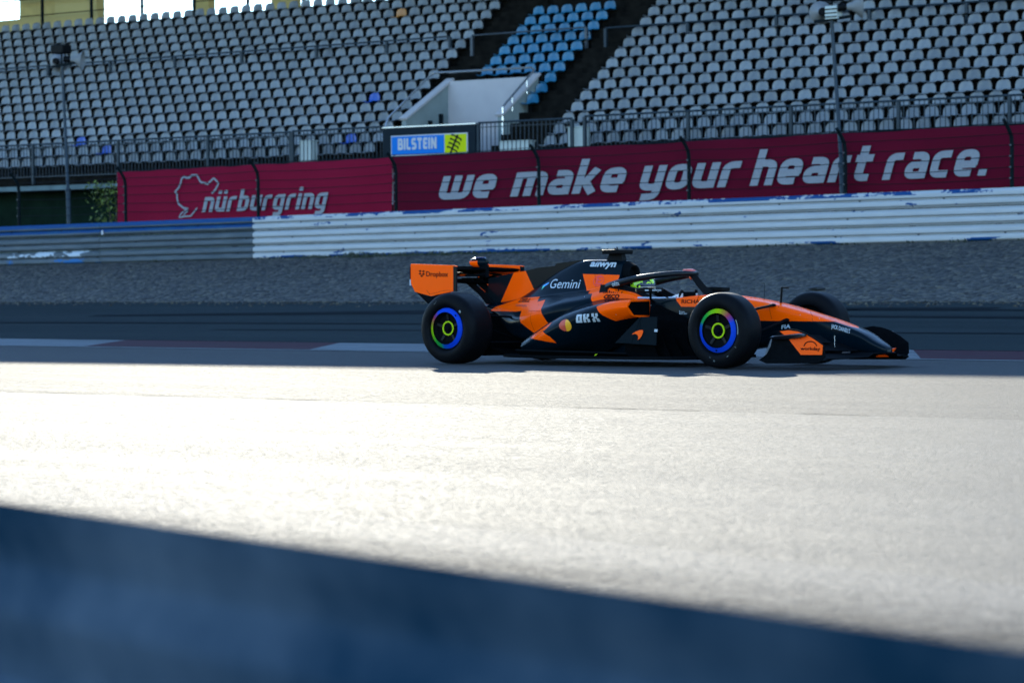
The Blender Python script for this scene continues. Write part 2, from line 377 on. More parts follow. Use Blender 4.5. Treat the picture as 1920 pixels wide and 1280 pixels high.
# dark tyre marks lying on the run-off
sm = plain('tyre_rubber_mark', (.0065, .0095, .0115), .9, 0, .3, 4, spec=.02)
mb = MB()
def markband(x0, y0, x1, y1, wd, n=24):
    for i in range(n):
        q = []
        for k, s in ((i, -1), (i+1, -1), (i+1, 1), (i, 1)):
            f = k/n; X = x0+(x1-x0)*f; Y = y0+(y1-y0)*f+.5*math.sin(f*3)*.6+s*wd/2*(1-.6*abs(2*f-1)); q.append((X, Y, rise(Y)+.006))
        mb.add(q, [(0, 1, 2, 3)])
markband(-36, 33.0, -19, 34.9, .9); markband(-24, 33.6, -4, 32.2, .5); markband(-46, 30.5, -24, 31.6, .35)
markband(-30, 30.0, 2, 30.6, .22); markband(-26, 34.6, 2, 34.0, .3)
structure(mb.build('tyre_marks', sm, fix=False))
# gravel bed: displaced sheet with stone-sized relief
gv, t, b = new_mat('gravel_stones')
def vor(scale, feature='F1', out='Distance'):
    n = N(t, 'ShaderNodeTexVoronoi', feature=feature); n.inputs['Scale'].default_value = scale; t.links.new(coords(t), n.inputs['Vector']); return n.outputs[out]
cell = vor(11, 'F1', 'Color'); sp = N(t, 'ShaderNodeSeparateColor'); t.links.new(cell, sp.inputs[0])
dist = vor(11); big = ramp(t, noise(t, .9, 4), .3, .7)
c1 = mix(t, math_(t, 'POWER', sp.outputs[0], 2.6), (0.00432, 0.00432, 0.0036), (0.125, 0.107, 0.07)); c2 = mix(t, big, (0.011, 0.0098, 0.0072), (0.021, 0.018, 0.0125))
t.links.new(mix(t, .35, c1, c2), b.inputs['Base Color']); b.inputs['Roughness'].default_value = .85
hh = math_(t, 'ADD', math_(t, 'MULTIPLY', dist, -1.0), math_(t, 'MULTIPLY', noise(t, 5, 4, .6), 1.3))
bump(t, b, hh, 1., .09)
rows = []
ys = [35.99]+[36.0+.09*i for i in range(int(12.9/.09))]
xg = []
x = -80.0
while x < -12: xg.append(x); x += .16
xg = [-170, -130, -100]+xg+[0, 30, 70]
for Y in ys:
    row = []
    for x in xg:
        z = rise(Y)+slope_x(x, Y)
        e = min(1, (Y-35.9)/.5)*min(1, max(.15, (48.6-Y)/.8))
        z += e*(.055*mnoise.noise((x*1.1, Y*1.1, 0))+.05*mnoise.noise((x*3.1, Y*3.1, 4))+.035*mnoise.noise((x*7.3, Y*7.3, 9)))+.012
        row.append((x, Y, z if Y >= 36 else -.5))
    rows.append(row)
g = sheet('gravel_bed', rows, gv, smooth=60)
# stones thrown from the bed onto the edge of the tarmac
mb = MB()
for _ in range(1500):
    Y = 36.1-abs(rnd.gauss(0, .38)); x = rnd.uniform(-58, -12); r_ = rnd.uniform(.018, .05); z = rise(Y)+slope_x(x, Y)
    q = [(x+r_*math.cos(a)*rnd.uniform(.7, 1.2), Y+r_*math.sin(a)*rnd.uniform(.7, 1.2), z-.004) for a in (0, 1.26, 2.51, 3.77, 5.03)]
    mb.add(q+[(x+rnd.uniform(-.3, .3)*r_, Y, z+r_*.8)], [(0, 1, 5), (1, 2, 5), (2, 3, 5), (3, 4, 5), (4, 0, 5)])
tag(mb.build('stray_stones', gv, fix=False), 'loose stones scattered along the edge of the gravel bed', 'stones', kind='stuff')
sheet('bank', [[(x, Y, rise(Y)+slope_x(x, Y)) for x in TX] for Y in (48.85, 49.6, 53, 58, 90, 140)], gm)
# weeds growing out of the gravel at the foot of the guardrail
wm, t, b = new_mat('weed_leaf'); oi = N(t, 'ShaderNodeNewGeometry')
t.links.new(mix(t, oi.outputs['Random Per Island'], (.003, .008, .002), (.014, .024, .006)), b.inputs['Base Color']); b.inputs['Roughness'].default_value = .7
def weeds(name, spots, label):
    mb = MB()
    for X, Y, h, n in spots:
        zb = rise(Y)+slope_x(X, Y)
        for _ in range(n):
            a = rnd.uniform(0, 6.28); l = h*rnd.uniform(.5, 1.2); bx, by = X+rnd.gauss(0, .18), Y+rnd.gauss(0, .06)
            dx, dy = math.cos(a)*l*.5, math.sin(a)*l*.4; wd = .018
            mb.add([(bx-wd, by, zb), (bx+wd, by, zb), (bx+dx*.5+wd, by+dy*.5, zb+l*.7), (bx+dx, by+dy, zb+l), (bx+dx*.5-wd, by+dy*.5, zb+l*.7)], [(0, 1, 2, 4), (4, 2, 3)])
    return tag(mb.build(name, wm, fix=False), label, 'weeds', kind='stuff')
sp_ = []
for i in range(150):
    X = rnd.uniform(-48, -36.2)
    dens = math.exp(-((X+43.6)/1.6)**2)+.55*math.exp(-((X+40.8)/1.5)**2)+.18
    if rnd.random() < dens: sp_.append((X, 48.4+rnd.gauss(0, .08), (.09+.12*dens*rnd.random())*.65, 10))
for i in range(50): sp_.append((rnd.uniform(-60, -24), 48.45+rnd.gauss(0, .06), rnd.uniform(.03, .08), 5))
weeds('weeds', sp_, 'low green weeds along the foot of the guardrail')

for o in list(COL.objects):            # the tarmac lies a little lower than the datum the run-off starts from
    if o.name in ('track', 'track_outer_lane', 'track_edge', 'asphalt_joint', 'edge_line', 'kerb'): o.location.z = -.013
# ------------------------------------------------------------------ grandstand
stand = tag(empty('grandstand', S0, (0, 0, PHI)), 'large open grandstand with concrete steps and two dark stairways', 'grandstand')
conc, t, b = new_mat('dark_weathered_concrete')
t.links.new(mix(t, ramp(t, noise(t, 3, 5), .3, .7), (.003, .003, .0028), (.012, .011, .009)), b.inputs['Base Color']); b.inputs['Roughness'].default_value = .95; b.inputs['Specular IOR Level'].default_value = .03
NROW = 18
def row_z(k): return Z1+(k-1)*DZ          # top of the seat backs of row k
def row_v(k): return (k-1)*DV
def steps(u0, u1, k0, k1, half=False):
    mb = MB()
    pts = []
    for k in range(k0, k1+1):
        v0, v1 = row_v(k)-.33, row_v(k+1)-.33; z = row_z(k)-.52
        if half:
            vm = (v0+v1)/2; pts += [(v0, z-DZ/2), (v0, z), (vm, z), (vm, z+DZ/2), (v1, z+DZ/2)]
        else: pts += [(v0, z), (v1, z)]
    pts = [(pts[0][0], 3.87)]+pts+[(pts[-1][0], pts[-1][1]-1.2)]
    mb.plate([(p[0], p[1]) for p in pts], 'x', u0, u1-u0)
    return mb
ENT = (-24.3, -21.15, 2.15)                  # entrance recess: u range and back wall
kE = int(ENT[2]/DV)+2
steps(-100, -25.0, 1, NROW).build('terrace', conc, stand)
steps(-23.6, -21.152, kE, NROW).build('terrace', conc, stand)
steps(-21.148, -20.62, 1, NROW).build('terrace', conc, stand)
steps(-19.42, 26, 1, NROW).build('terrace', conc, stand)
steps(-24.998, -23.602, kE, NROW, True).build('stairway', conc, stand)
steps(-20.618, -19.422, 1, NROW, True).build('stairway', conc, stand)
vT = row_v(NROW+1)-.33; zT = row_z(NROW)-.52
mb = MB(); mb.box((-100, vT+.002, 2.3), (26, vT+3, zT-.004)); mb.build('top_walkway', conc, stand)
# front wall, beam and the dark wall underneath
mb = MB(); mb.box((-100, -.93, 3.70), (ENT[0], -.72, 3.84)); mb.box((ENT[0], -.93, 3.70), (26, -.72, 3.84)); mb.build('front_beam', M['fascia'], stand)
mb = MB(); mb.box((-100, -.70, 3.86), (ENT[0]-.01, -.335, 4.06)); mb.box((ENT[1]+.01, -.70, 3.86), (26, -.335, 4.06)); mb.build('front_slab', conc, stand)
mb = MB(); mb.box((-100, .1, 2.2), (26, .2, 3.75)); mb.build('under_wall', M['green_wall'], stand)
# entrance recess: white back wall and two sloping side walls with pale coping
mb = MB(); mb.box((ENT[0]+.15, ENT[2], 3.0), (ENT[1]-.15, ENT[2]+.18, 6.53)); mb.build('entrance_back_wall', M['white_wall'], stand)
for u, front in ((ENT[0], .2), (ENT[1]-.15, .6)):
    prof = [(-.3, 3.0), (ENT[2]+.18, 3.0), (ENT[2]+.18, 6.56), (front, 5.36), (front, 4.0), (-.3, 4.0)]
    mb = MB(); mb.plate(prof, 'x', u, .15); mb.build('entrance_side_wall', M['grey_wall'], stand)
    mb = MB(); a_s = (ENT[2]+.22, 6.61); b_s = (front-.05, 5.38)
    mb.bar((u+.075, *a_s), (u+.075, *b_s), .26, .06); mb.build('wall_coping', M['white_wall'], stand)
mb = MB(); mb.box((ENT[0]+.15, -.3, 3.0), (ENT[1]-.15, ENT[2], 3.2)); mb.build('entrance_floor', conc, stand)
# ribs on the left side wall of the recess
mb = MB()
for v in (.7, 1.2, 1.7): mb.box((ENT[0]+.152, v, 3.2), (ENT[0]+.24, v+.1, 5.0+.42*(v-.3)))
mb.build('wall_ribs', M['dark_steel'], stand)
# tube handrail round the recess
zr = 6.80
path = [(-24.75, -.1, 4.9), (-24.75, .15, 5.42), (-24.75, 2.05, zr-.12), (-24.68, 2.2, zr), (-21.3, 2.2, zr-.02), (-21.13, 2.1, zr-.1), (-21.13, .75, 5.72), (-21.13, .6, 5.6), (-21.13, .6, 4.3)]
mb = MB(); mb.tube(path, .032, 8)
for v in (1.05, 1.75): mb.tube([(-21.13, v, 5.72+.73*(v-.75)), (-21.13, v, 5.3+.72*(v-.75))], .02, 6)
mb.build('entrance_handrail', M['bright_steel'], stand, smooth=40)
# unseen roof, edge and depth shaped to shade the track and gravel; ochre columns
RF = (17.6, -2.6)
mb = MB()
u0, u1 = -150, 60
def roof_edge(u): return -2.5+(u+55)*.0644
v_b = 20.0
mb.add([(u0, roof_edge(u0), 14.95), (u1, roof_edge(u1), 14.95), (u1, v_b, 13.2), (u0, v_b, 13.2),
        (u0, roof_edge(u0), 15.3), (u1, roof_edge(u1), 15.3), (u1, v_b, 13.55), (u0, v_b, 13.55)],
       [(0, 1, 2, 3), (4, 7, 6, 5), (0, 4, 5, 1), (1, 5, 6, 2), (2, 6, 7, 3), (3, 7, 4, 0)])
mb.build('roof', M['roof'], stand)
for px in (393, 545, 760, 980, 1180):
    u, _ = on_stand(px, 10, 8.9); wd = .62 if px != 545 else 1.0
    mb = MB(); mb.box((u-wd/2, 8.5, zT-.2), (u+wd/2, 8.84, 13.9)); mb.build('column', M['yellow_wall'], stand, bevel=.02)
for u in (-75, -62, -8, 4, 16): mb = MB(); mb.box((u-.4, 8.5, zT-.2), (u+.4, 8.84, 13.9)); mb.build('column', M['yellow_wall'], stand, bevel=.02)
ua, _ = on_stand(56, 10, 8.6); ub, _ = on_stand(200, 10, 8.6); uc, _ = on_stand(122, 10, 8.6)
cor, t, b = new_mat('ochre_corrugated_sheet')
wv = N(t, 'ShaderNodeTexWave'); wv.inputs['Scale'].default_value = 3.2; t.links.new(coords(t), wv.inputs['Vector'])
b.inputs['Base Color'].default_value = (.46, .35, .12, 1); b.inputs['Roughness'].default_value = .6; bump(t, b, wv.outputs[0], .6, .03)
mb = MB(); mb.box((ua, 8.1, zT-.1), (uc, 8.7, 13.9)); mb.build('stair_tower', M['yellow_wall'], stand)
mb = MB(); mb.box((uc+.003, 8.1, zT-.1), (ub, 8.5, 13.9)); mb.build('stair_tower', cor, stand)
mb = MB(); mb.box((-80, 8.2, zT-.05), (ub+.1, 8.08, zT+.55)); mb.build('parapet', cor, stand)
mb = MB(); mb.box((-26.3, 6.9, zT-.7), (-23.7, 7.0, zT+.1)); mb.build('parapet', M['yellow_wall'], stand)
# blue roofs seen through the gap behind the top row
bh = tag(empty('far_building', W(-38, 40, 2.3), (0, 0, PHI)), 'low building with blue roof seen behind the top of the stand', 'building')
mb = MB(); mb.box((-9, 0, 0), (10, 10, 10.0)); mb.build('wall', M['grey_wall'], bh)
mb = MB(); mb.plate([(-10, 10.0), (11, 10.0), (6, 13.0), (-5, 13.0)], 'y', -.5, 11); mb.build('roof', plain('blue_roof', (.05, .10, .22), .5), bh)

# railings -------------------------------------------------------
def railing(name, posts, v, ztop, zbot, label, foot, bars=True, rad=.022, mid=False, mat='rail_steel', grp=None):
    o = tag(empty(name, W(posts[0], v, foot), (0, 0, PHI)), label, 'railing', grp)
    u0 = posts[0]
    for u in posts:
        mb = MB(); mb.box((u-u0-.04, -.04, 0), (u-u0+.04, .04, ztop-foot)); mb.build('post', M[mat], o)
    mb = MB(); mb.tube([(0, 0, ztop-foot+rad), (posts[-1]-u0, 0, ztop-foot+rad)], rad*1.25, 8); mb.build('top_rail', M[mat], o, smooth=40)
    if mid:
        mb = MB(); mb.tube([(0, 0, (ztop-foot)*.5), (posts[-1]-u0, 0, (ztop-foot)*.5)], rad*.8, 6); mb.build('middle_rail', M[mat], o, smooth=40)
    if bars:
        for a, c in zip(posts, posts[1:]):
            mb = MB(); n = max(1, round((c-a)/.135))
            for i in range(1, n): u = a-u0+(c-a)*i/n; mb.box((u-.009, -.009, zbot-foot), (u+.009, .009, ztop-foot))
            mb.bar((a-u0+.04, 0, zbot-foot), (c-u0-.04, 0, zbot-foot), .03); mb.bar((a-u0+.04, 0, ztop-foot-.1), (c-u0-.04, 0, ztop-foot-.1), .022)
            mb.build('bar_panel', M[mat], o)
    return o
railing('railing', [-62.9, -59.3, -55.7, -52.1, -48.5, -44.9, -41.3, -37.7, -34.15, -30.6, -27.48], -.8, 5.08, 4.12, 'grey front railing with upright bars left of the sign board', 3.9)
railing('railing', [-27.42, -24.12], -.8, 5.10, 4.12, 'short front railing bay beside the sign board, holding a white panel behind', 3.9)
railing('railing', [-20.93, -17.9], -.8, 5.08, 4.12, 'front railing bay between the sign board and the right hand seats', 3.9)
railing('railing', [-17.5, -14.34, -11.36, -8.4, -5.5, -2.6, .4, 3.4], -.8, 5.12, 4.12, 'grey front railing with upright bars below the right hand seats', 3.9)
vm, zm = 4.12, 8.0
railing('handrail', [-53.2, -50.4, -47.6, -44.8, -42, -39.2, -36.4, -33.6, -30.6, -27.9, -25.55], vm, zm, 0, 'long grey handrail halfway up the left block of seats', row_z(10)-.6, False, .02, mat='rail_steel')
railing('handrail', [-24.75, -20.75], vm, zm-.02, 0, 'short handrail halfway up in front of the light blue seats', row_z(10)-.6, False, .02, mat='steel')
railing('handrail', [-20.1, -17.4, -14.6, -11.8, -9, -6.2, -3.4, -.6], vm, zm-.08, 0, 'long grey handrail halfway up the right block of seats', row_z(10)-.6, False, .02)
railing('railing', [-74+2.35*i for i in range(32)], vT+.25, zT+1.12, 0, 'dark railing along the top of the stand against the sky', zT, False, .022, True, 'dark_steel')

# seats ----------------------------------------------------------
def seat_mesh(name, mat):
    prof = [(-.33, -.325, .165), (-.335, -.31, .18), (-.31, -.298, .19), (-.22, -.300, .197), (-.12, -.305, .197), (-.06, -.298, .198), (-.025, -.27, .20), (-.008, -.22, .20),
            (.004, -.16, .197), (.014, -.105, .188), (.022, -.06, .172), (.027, -.028, .145), (.031, -.008, .105), (.033, 0, .055)]
    prof = [(v, z*.90, w_*.95) for v, z, w_ in prof]
    n = 8; bm = bmesh.new(); g = []
    for i, (v, z, w_) in enumerate(prof):
        row = []
        for j in range(n+1):
            s = -1+2*j/n; back = min(1, max(0, (i-5)/4))
            row.append(bm.verts.new((s*w_, v-(.045*back+.0)*abs(s)**2.4*(1-.5*(i > 11)), z+(.03*(1-back))*abs(s)**3)))
        g.append(row)
    for i in range(len(prof)-1):
        for j in range(n): bm.faces.new((g[i][j], g[i][j+1], g[i+1][j+1], g[i+1][j]))
    bmesh.ops.recalc_face_normals(bm, faces=bm.faces)
    bmesh.ops.solidify(bm, geom=list(bm.faces), thickness=.014)
    r_ = bmesh.ops.create_cube(bm, size=1)                      # short pedestal under the pan
    for v in r_['verts']: v.co = Vector((v.co.x*.06, v.co.y*.10-.10, v.co.z*.26-.38))
    me = bpy.data.meshes.new(name); bm.to_mesh(me); bm.free()
    me.materials.append(mat); me.materials.append(M['black']); np_ = len(me.polygons); me.polygons.foreach_set('material_index', [0]*(np_-6)+[1]*6); me.polygons.foreach_set('use_smooth', [True]*len(me.polygons)); me.set_sharp_from_angle(angle=R(50))
    return me
def seat_mat(name, c0, c1, island=False):
    mt, t, b = new_mat(name)
    if island: rn = N(t, 'ShaderNodeNewGeometry').outputs['Random Per Island']
    else: rn = N(t, 'ShaderNodeObjectInfo').outputs['Random']
    n = ramp(t, noise(t, 7, 4, .6), .35, .75)
    base = mix(t, rn, c0, c1)
    t.links.new(mix(t, math_(t, 'MULTIPLY', n, .30), base, [c*.45 for c in c0]), b.inputs['Base Color'])
    b.inputs['Roughness'].default_value = .38; b.inputs['Specular IOR Level'].default_value = .5
    return mt
G0, G1 = (0.0943, 0.1029, 0.1075), (0.1618, 0.1754, 0.1827)
sm_grey = seat_mesh('grey_seat', seat_mat('grey_seat_plastic', G0, G1))
sm_far = seat_mat('grey_seat_plastic_far', G0, G1, True)
sm_lb = seat_mesh('light_blue_seat', seat_mat('light_blue_seat_plastic', (.006, .095, .18), (.010, .125, .22)))
sm_db = seat_mesh('blue_seat', seat_mat('deep_blue_seat_plastic', (.001, .045, .26), (.001, .055, .30)))
sm_or = seat_mesh('orange_seat', seat_mat('faded_orange_seat_plastic', (.36, .15, .03), (.38, .16, .04)))
grey = []; specials = []
odd = {(3, -37.3): 'b1', (2, -35.65): 'b2', (6, -26.6): 'b3', (2, -26.2): 'b4', (15, -28.95): 'o'}
odd_lab = {'b1': 'deep blue seat in the third row, leftmost of the blue ones', 'b2': 'deep blue seat just above the left railing, second from the left',
           'b3': 'deep blue seat alone in the middle of the left block', 'b4': 'deep blue seat above the railing left of the sign board', 'o': 'single faded orange seat high in the left block'}
def put_seat(me, nm, k, u, jit=True):
    o = bpy.data.objects.new(nm, me); COL.objects.link(o)
    o.location = W(u, row_v(k), row_z(k)+rnd.uniform(-.008, .008)); o.rotation_euler = (rnd.uniform(-.02, .02), 0, PHI+rnd.uniform(-.02, .02))
    return o
taken = {}
for (k, u), q in odd.items():
    taken.setdefault(k, []).append((round((u+25.28)/.5)*.5-25.28, q))
for k in range(1, 18):
    n = 0; u = -25.28
    while u > -62:
        q = [x for x in taken.get(k, []) if abs(x[0]-u) < .2]
        if q: specials.append((k, u, q[0][1]))
        else: grey.append((k, u, 'left'))
        u -= .5
    u = -19.13
    while u < 2.5: grey.append((k, u, 'right')); u += .5
for k, u, q in specials:
    o = put_seat(sm_or if q == 'o' else sm_db, 'stadium_seat', k, u); tag(o, odd_lab[q], 'seat', 'odd coloured seats in the left block')
nb = 0
ordn = {5: 'fifth', 6: 'sixth', 7: 'seventh', 8: 'eighth', 9: 'ninth', 10: 'tenth', 11: 'eleventh', 12: 'twelfth', 13: 'thirteenth', 14: 'fourteenth', 15: 'fifteenth', 16: 'sixteenth', 1: 'front', 2: 'second', 3: 'third', 4: 'fourth'}
for k in range(5, 15):
    cols = [-20.9] if k == 5 else [-21.15, -20.9] if 0 else ([-20.9] if k < 8 else [-23.38+.498*j for j in range(6)])
    for u in cols:
        o = put_seat(sm_lb, 'stadium_seat', k, u); nb += 1
        tag(o, f'light blue seat in the {ordn[k]} row, between the two dark stairways', 'seat', f'light blue seats of the {ordn[k]} row')
def dist(s): return (W(s[1], row_v(s[0]), row_z(s[0]))-Vector((0, 0, HC))).length
def in_view(s):
    p = W(s[1], row_v(s[0]), row_z(s[0]))-Vector((0, 0, HC)); return abs(p.dot(rgt)/p.dot(fwd)*FPX) < 975
inside = sorted([s for s in grey if in_view(s)], key=dist)
near = inside[:300-nb-len(specials)]
nearset = set((s[0], s[1]) for s in near)
for k, u, side in near:
    o = put_seat(sm_grey, 'stadium_seat', k, u)
    tag(o, f'weathered grey seat in the {ordn[k]} row, {"right" if side == "right" else "left"} of the stairways', 'seat', f'grey seats of the {ordn[k]} row {side} of the stairways')
# the many remaining seats of the same kind, as one mass
bm = bmesh.new()
for s in grey:
    if (s[0], s[1]) in nearset: continue
    k, u, side = s
    n0 = len(bm.verts); bm.from_mesh(sm_grey); bm.verts.ensure_lookup_table()
    mt_ = Matrix.Translation(Vector((u, row_v(k), row_z(k)+rnd.uniform(-.008, .008)))) @ Matrix.Rotation(rnd.uniform(-.02, .02), 4, 'Z') @ Matrix.Rotation(rnd.uniform(-.02, .02), 4, 'X')
    for v in bm.verts[n0:]: v.co = mt_ @ v.co
me = bpy.data.meshes.new('distant_seats'); bm.to_mesh(me); bm.free(); me.materials.append(sm_far); me.materials.append(M['black'])
me.polygons.foreach_set('use_smooth', [True]*len(me.polygons)); me.set_sharp_from_angle(angle=R(50))
o = bpy.data.objects.new('distant_seats', me); COL.objects.link(o); o.location = S0; o.rotation_euler = (0, 0, PHI)
tag(o, 'mass of weathered grey seats filling the farther and upper rows of the stand', 'seats', kind='stuff')

# things standing behind the front railing -------------------------
def panel_box(u0, u1, z0_, z1, label, mat='white_panel', name='utility_box'):
    o = tag(empty(name, W((u0+u1)/2, -.5, z0_), (0, 0, PHI)), label, 'box'); hw = (u1-u0)/2; h = z1-z0_
    mb = MB(); mb.box((-hw, -.14, .02), (hw, .14, h-.03)); mb.build('cabinet', M[mat], o, bevel=.012)
    mb = MB(); mb.box((-hw-.02, -.16, h-.028), (hw+.02, .16, h)); mb.build('lid', M[mat], o)
    mb = MB(); mb.box((-hw+.03, -.155, -.12), (-hw+.08, .1, .018)); mb.box((hw-.08, -.155, -.12), (hw-.03, .1, .018)); mb.build('foot', M['dark_steel'], o)
panel_box(-27.32, -26.88, 4.18, 4.86, 'tall white cabinet behind the railing left of the sign board')
panel_box(-18.15, -17.62, 4.18, 4.90, 'tall white cabinet at the foot of the right hand stairway')
panel_box(-20.35, -19.40, 4.18, 4.60, 'low wide white box behind the railing right of the sign board')
# sign board ------------------------------------------------------
sb = tag(empty('advertising_sign', W(-22.5, -.86, 4.0), (0, 0, PHI)), 'blue and lime advertising sign on a dark board above the maroon banner', 'sign')
mb = MB(); mb.box((-1.62, -.02, 0), (1.52, .04, 1.07)); mb.build('board', M['board'], sb)
mb = MB(); mb.box((-1.64, -.03, 1.072), (1.54, .05, 1.10)); mb.build('board_edge', M['bright_steel'], sb)
uL, zA = on_stand(735, 258, -.9); uR, zB = on_stand(875, 250, -.9); uM, _ = on_stand(834, 270, -.9)
L0, L1, LM = uL+22.5, uR+22.5, uM+22.5; ztop = (zA+zB)/2-4.0; zbot = .30; hp = ztop-zbot
mb = MB(); mb.box((L0-.03, -.05, zbot), (L1+.03, -.022, ztop+.03)); mb.build('frame', M['letter_white'], sb)
mb = MB(); mb.box((L0, -.06, zbot+.03), (LM-.012, -.0505, ztop)); mb.build('blue_field', M['sign_blue'], sb)
mb = MB(); mb.box((LM+.012, -.06, zbot+.03), (L1, -.0505, ztop)); mb.build('lime_field', M['sign_yellow'], sb)
V, F, wd = stroke_text('BILSTEIN', .24, 0, .09, rad=.12); s_ = (LM-L0)*.74/wd
V = [(x*s_, y*s_*1.2, l) for x, y, l in V]
wall_decal('lettering', V, F, M['letter_white'], (L0+(LM-L0)*.12, -.06, zbot+hp*.30), (1, 0, 0), (0, 0, 1), (0, -1, 0), sb)
mb = MB(); cx = (LM+L1)/2; lay = 0
def stroke(pts, t_):
    global lay
    vs, fs = ribbon(pts, t_, rad=.01); lay += 1
    mb.add([(cx+x, -.064-.001*lay, zbot+z) for x, z, _ in vs], fs)
stroke([(-.16, .02), (.09, hp*.97)], .06)
for i in range(4):
    zc = hp*(.20+.20*i); xc = -.16+.25*zc/hp
    stroke([(xc-.15, zc+.06), (xc-.14, zc+.10), (xc+.16, zc-.04), (xc+.15, zc-.09)], .042)
mb.build('spring_symbol', M['sign_black'], sb, fix=False)
# ------------------------------------------------------------------ guardrails
def rail_mat(kind):
    mt, t, b = new_mat('guardrail_'+kind)
    tc = N(t, 'ShaderNodeTexCoord'); sx = N(t, 'ShaderNodeSeparateXYZ'); t.links.new(tc.outputs['Object'], sx.inputs[0]); z = sx.outputs[2]
    n1 = noise(t, 2.0, 5, .62, stretch=(.55, 1, 1.6)); n2 = noise(t, 11, 4, .6); n3 = noise(t, .45, 2, .5, stretch=(1, 1, .3))
    chip = math_(t, 'ADD', math_(t, 'MULTIPLY', n1, .8), math_(t, 'MULTIPLY', n2, .2))
    dirt = ramp(t, noise(t, 5, 5, .6, stretch=(.25, 1, 2)), .35, .75)
    if kind == 'white':
        edge = math_(t, 'ADD', math_(t, 'MULTIPLY', math_(t, 'GREATER_THAN', z, 1.0), .125), math_(t, 'MULTIPLY', math_(t, 'LESS_THAN', z, .10), .10))
        low = math_(t, 'MULTIPLY', math_(t, 'LESS_THAN', z, .13), math_(t, 'MULTIPLY', math_(t, 'GREATER_THAN', sx.outputs[0], 3.6), math_(t, 'LESS_THAN', sx.outputs[0], 9.7)))
        chip = math_(t, 'ADD', math_(t, 'ADD', chip, edge), math_(t, 'MULTIPLY', low, .11))
        mask = math_(t, 'GREATER_THAN', chip, .632)
        base = mix(t, math_(t, 'MULTIPLY', dirt, .4), (0.374, 0.3825, 0.3867), (0.2125, 0.2295, 0.238))
        col = mix(t, mask, base, (.001, .04, .14))
    else:
        base = mix(t, dirt, (0.0595, 0.0765, 0.08925), (0.1062, 0.1232, 0.136))
        top = math_(t, 'GREATER_THAN', math_(t, 'ADD', z, math_(t, 'MULTIPLY', math_(t, 'SUBTRACT', n1, .5), .03)), .83)
        gap = math_(t, 'MULTIPLY', math_(t, 'GREATER_THAN', z, .925), math_(t, 'LESS_THAN', z, .975))
        blue = mix(t, ramp(t, chip, .52, .66), (.002, .045, .15), (.012, .07, .15))
        col = mix(t, math_(t, 'MULTIPLY', top, math_(t, 'SUBTRACT', 1, gap)), base, blue)
        if kind == 'mixed':
            lo = math_(t, 'MULTIPLY', math_(t, 'GREATER_THAN', z, .20), math_(t, 'LESS_THAN', z, .37))
            col = mix(t, math_(t, 'MULTIPLY', lo, math_(t, 'GREATER_THAN', chip, .50)), col, (.40, .45, .5))
            lo = math_(t, 'LESS_THAN', z, .15)
            col = mix(t, math_(t, 'MULTIPLY', lo, math_(t, 'GREATER_THAN', chip, .53)), col, (.02, .11, .28))
    t.links.new(col, b.inputs['Base Color']); b.inputs['Roughness'].default_value = .6; b.inputs['Specular IOR Level'].default_value = .15
    bump(t, b, noise(t, 9, 3), .15, .01)
    return mt
def wbeam(mb, x0, x1, zb, h=.315, d=.085, y=0, th=.012):
    pr = [(y-d*c, zb+h*f) for f, c in ((0, .12), (.03, .10), (.10, .72), (.14, .96), (.18, 1), (.36, 1), (.40, .96), (.44, .6), (.47, .22), (.50, .15), (.53, .22), (.56, .6), (.60, .96), (.64, 1), (.82, 1), (.86, .96), (.90, .72), (.97, .10), (1, .12))]
    bk = [(p[0]+th, p[1]) for p in pr][::-1]
    mb.plate(pr+bk, 'x', x0, x1-x0)
def guardrail(x0, x1, kind, label, seed):
    zb = 1.49+.0081*(x0+40); tl = -math.atan(.0081)
    o = tag(empty('guardrail', (x0, 48.74, zb), (0, tl, 0)), label, 'guardrail', 'guardrails along the gravel'); L = x1-x0; mt = rail_mat(kind)
    for k in range(3):
        mb = MB(); wbeam(mb, .004, L-.004, .01+k*.365, .345)
        ob = mb.build('beam', mt, o, smooth=30)
        mb = MB(); x = 1.0+.3*k
        while x < L:
            mb.lathe([(0, 0), (.022, 0), (.026, .008), (0, .014)], (x, -.012, .01+k*.365+.1725), (0, -1, 0), 8); x += 2.0 if k != 1 else 4.0
        mb.build('bolt', M['dark_steel'], ob)
    x = .8; mb = MB()
    while x < L:
        mb = MB(); mb.box((x-.05, .02, -.1), (x+.05, .14, 1.06)); mb.build('post', M['dark_steel'], o); x += 2.0
    return o
guardrail(-47.27, -8, 'white', 'white painted steel guardrail with flaking blue chips', 1)
guardrail(-52.85, -47.275, 'grey', 'bare grey guardrail section with blue upper edge, next to the white one', 2)
guardrail(-78, -52.86, 'mixed', 'grey guardrail at the far left with blue top and pale lower patches', 3)
mb = MB(); mb.box((-.03, -.01, 0), (.03, .012, .12)); o = mb.build('reflector_plate', M['letter_white']); o.location = (-52.72, 48.63, 2.15)
tag(o, 'small white reflector plate at a guardrail joint on the left', 'reflector')

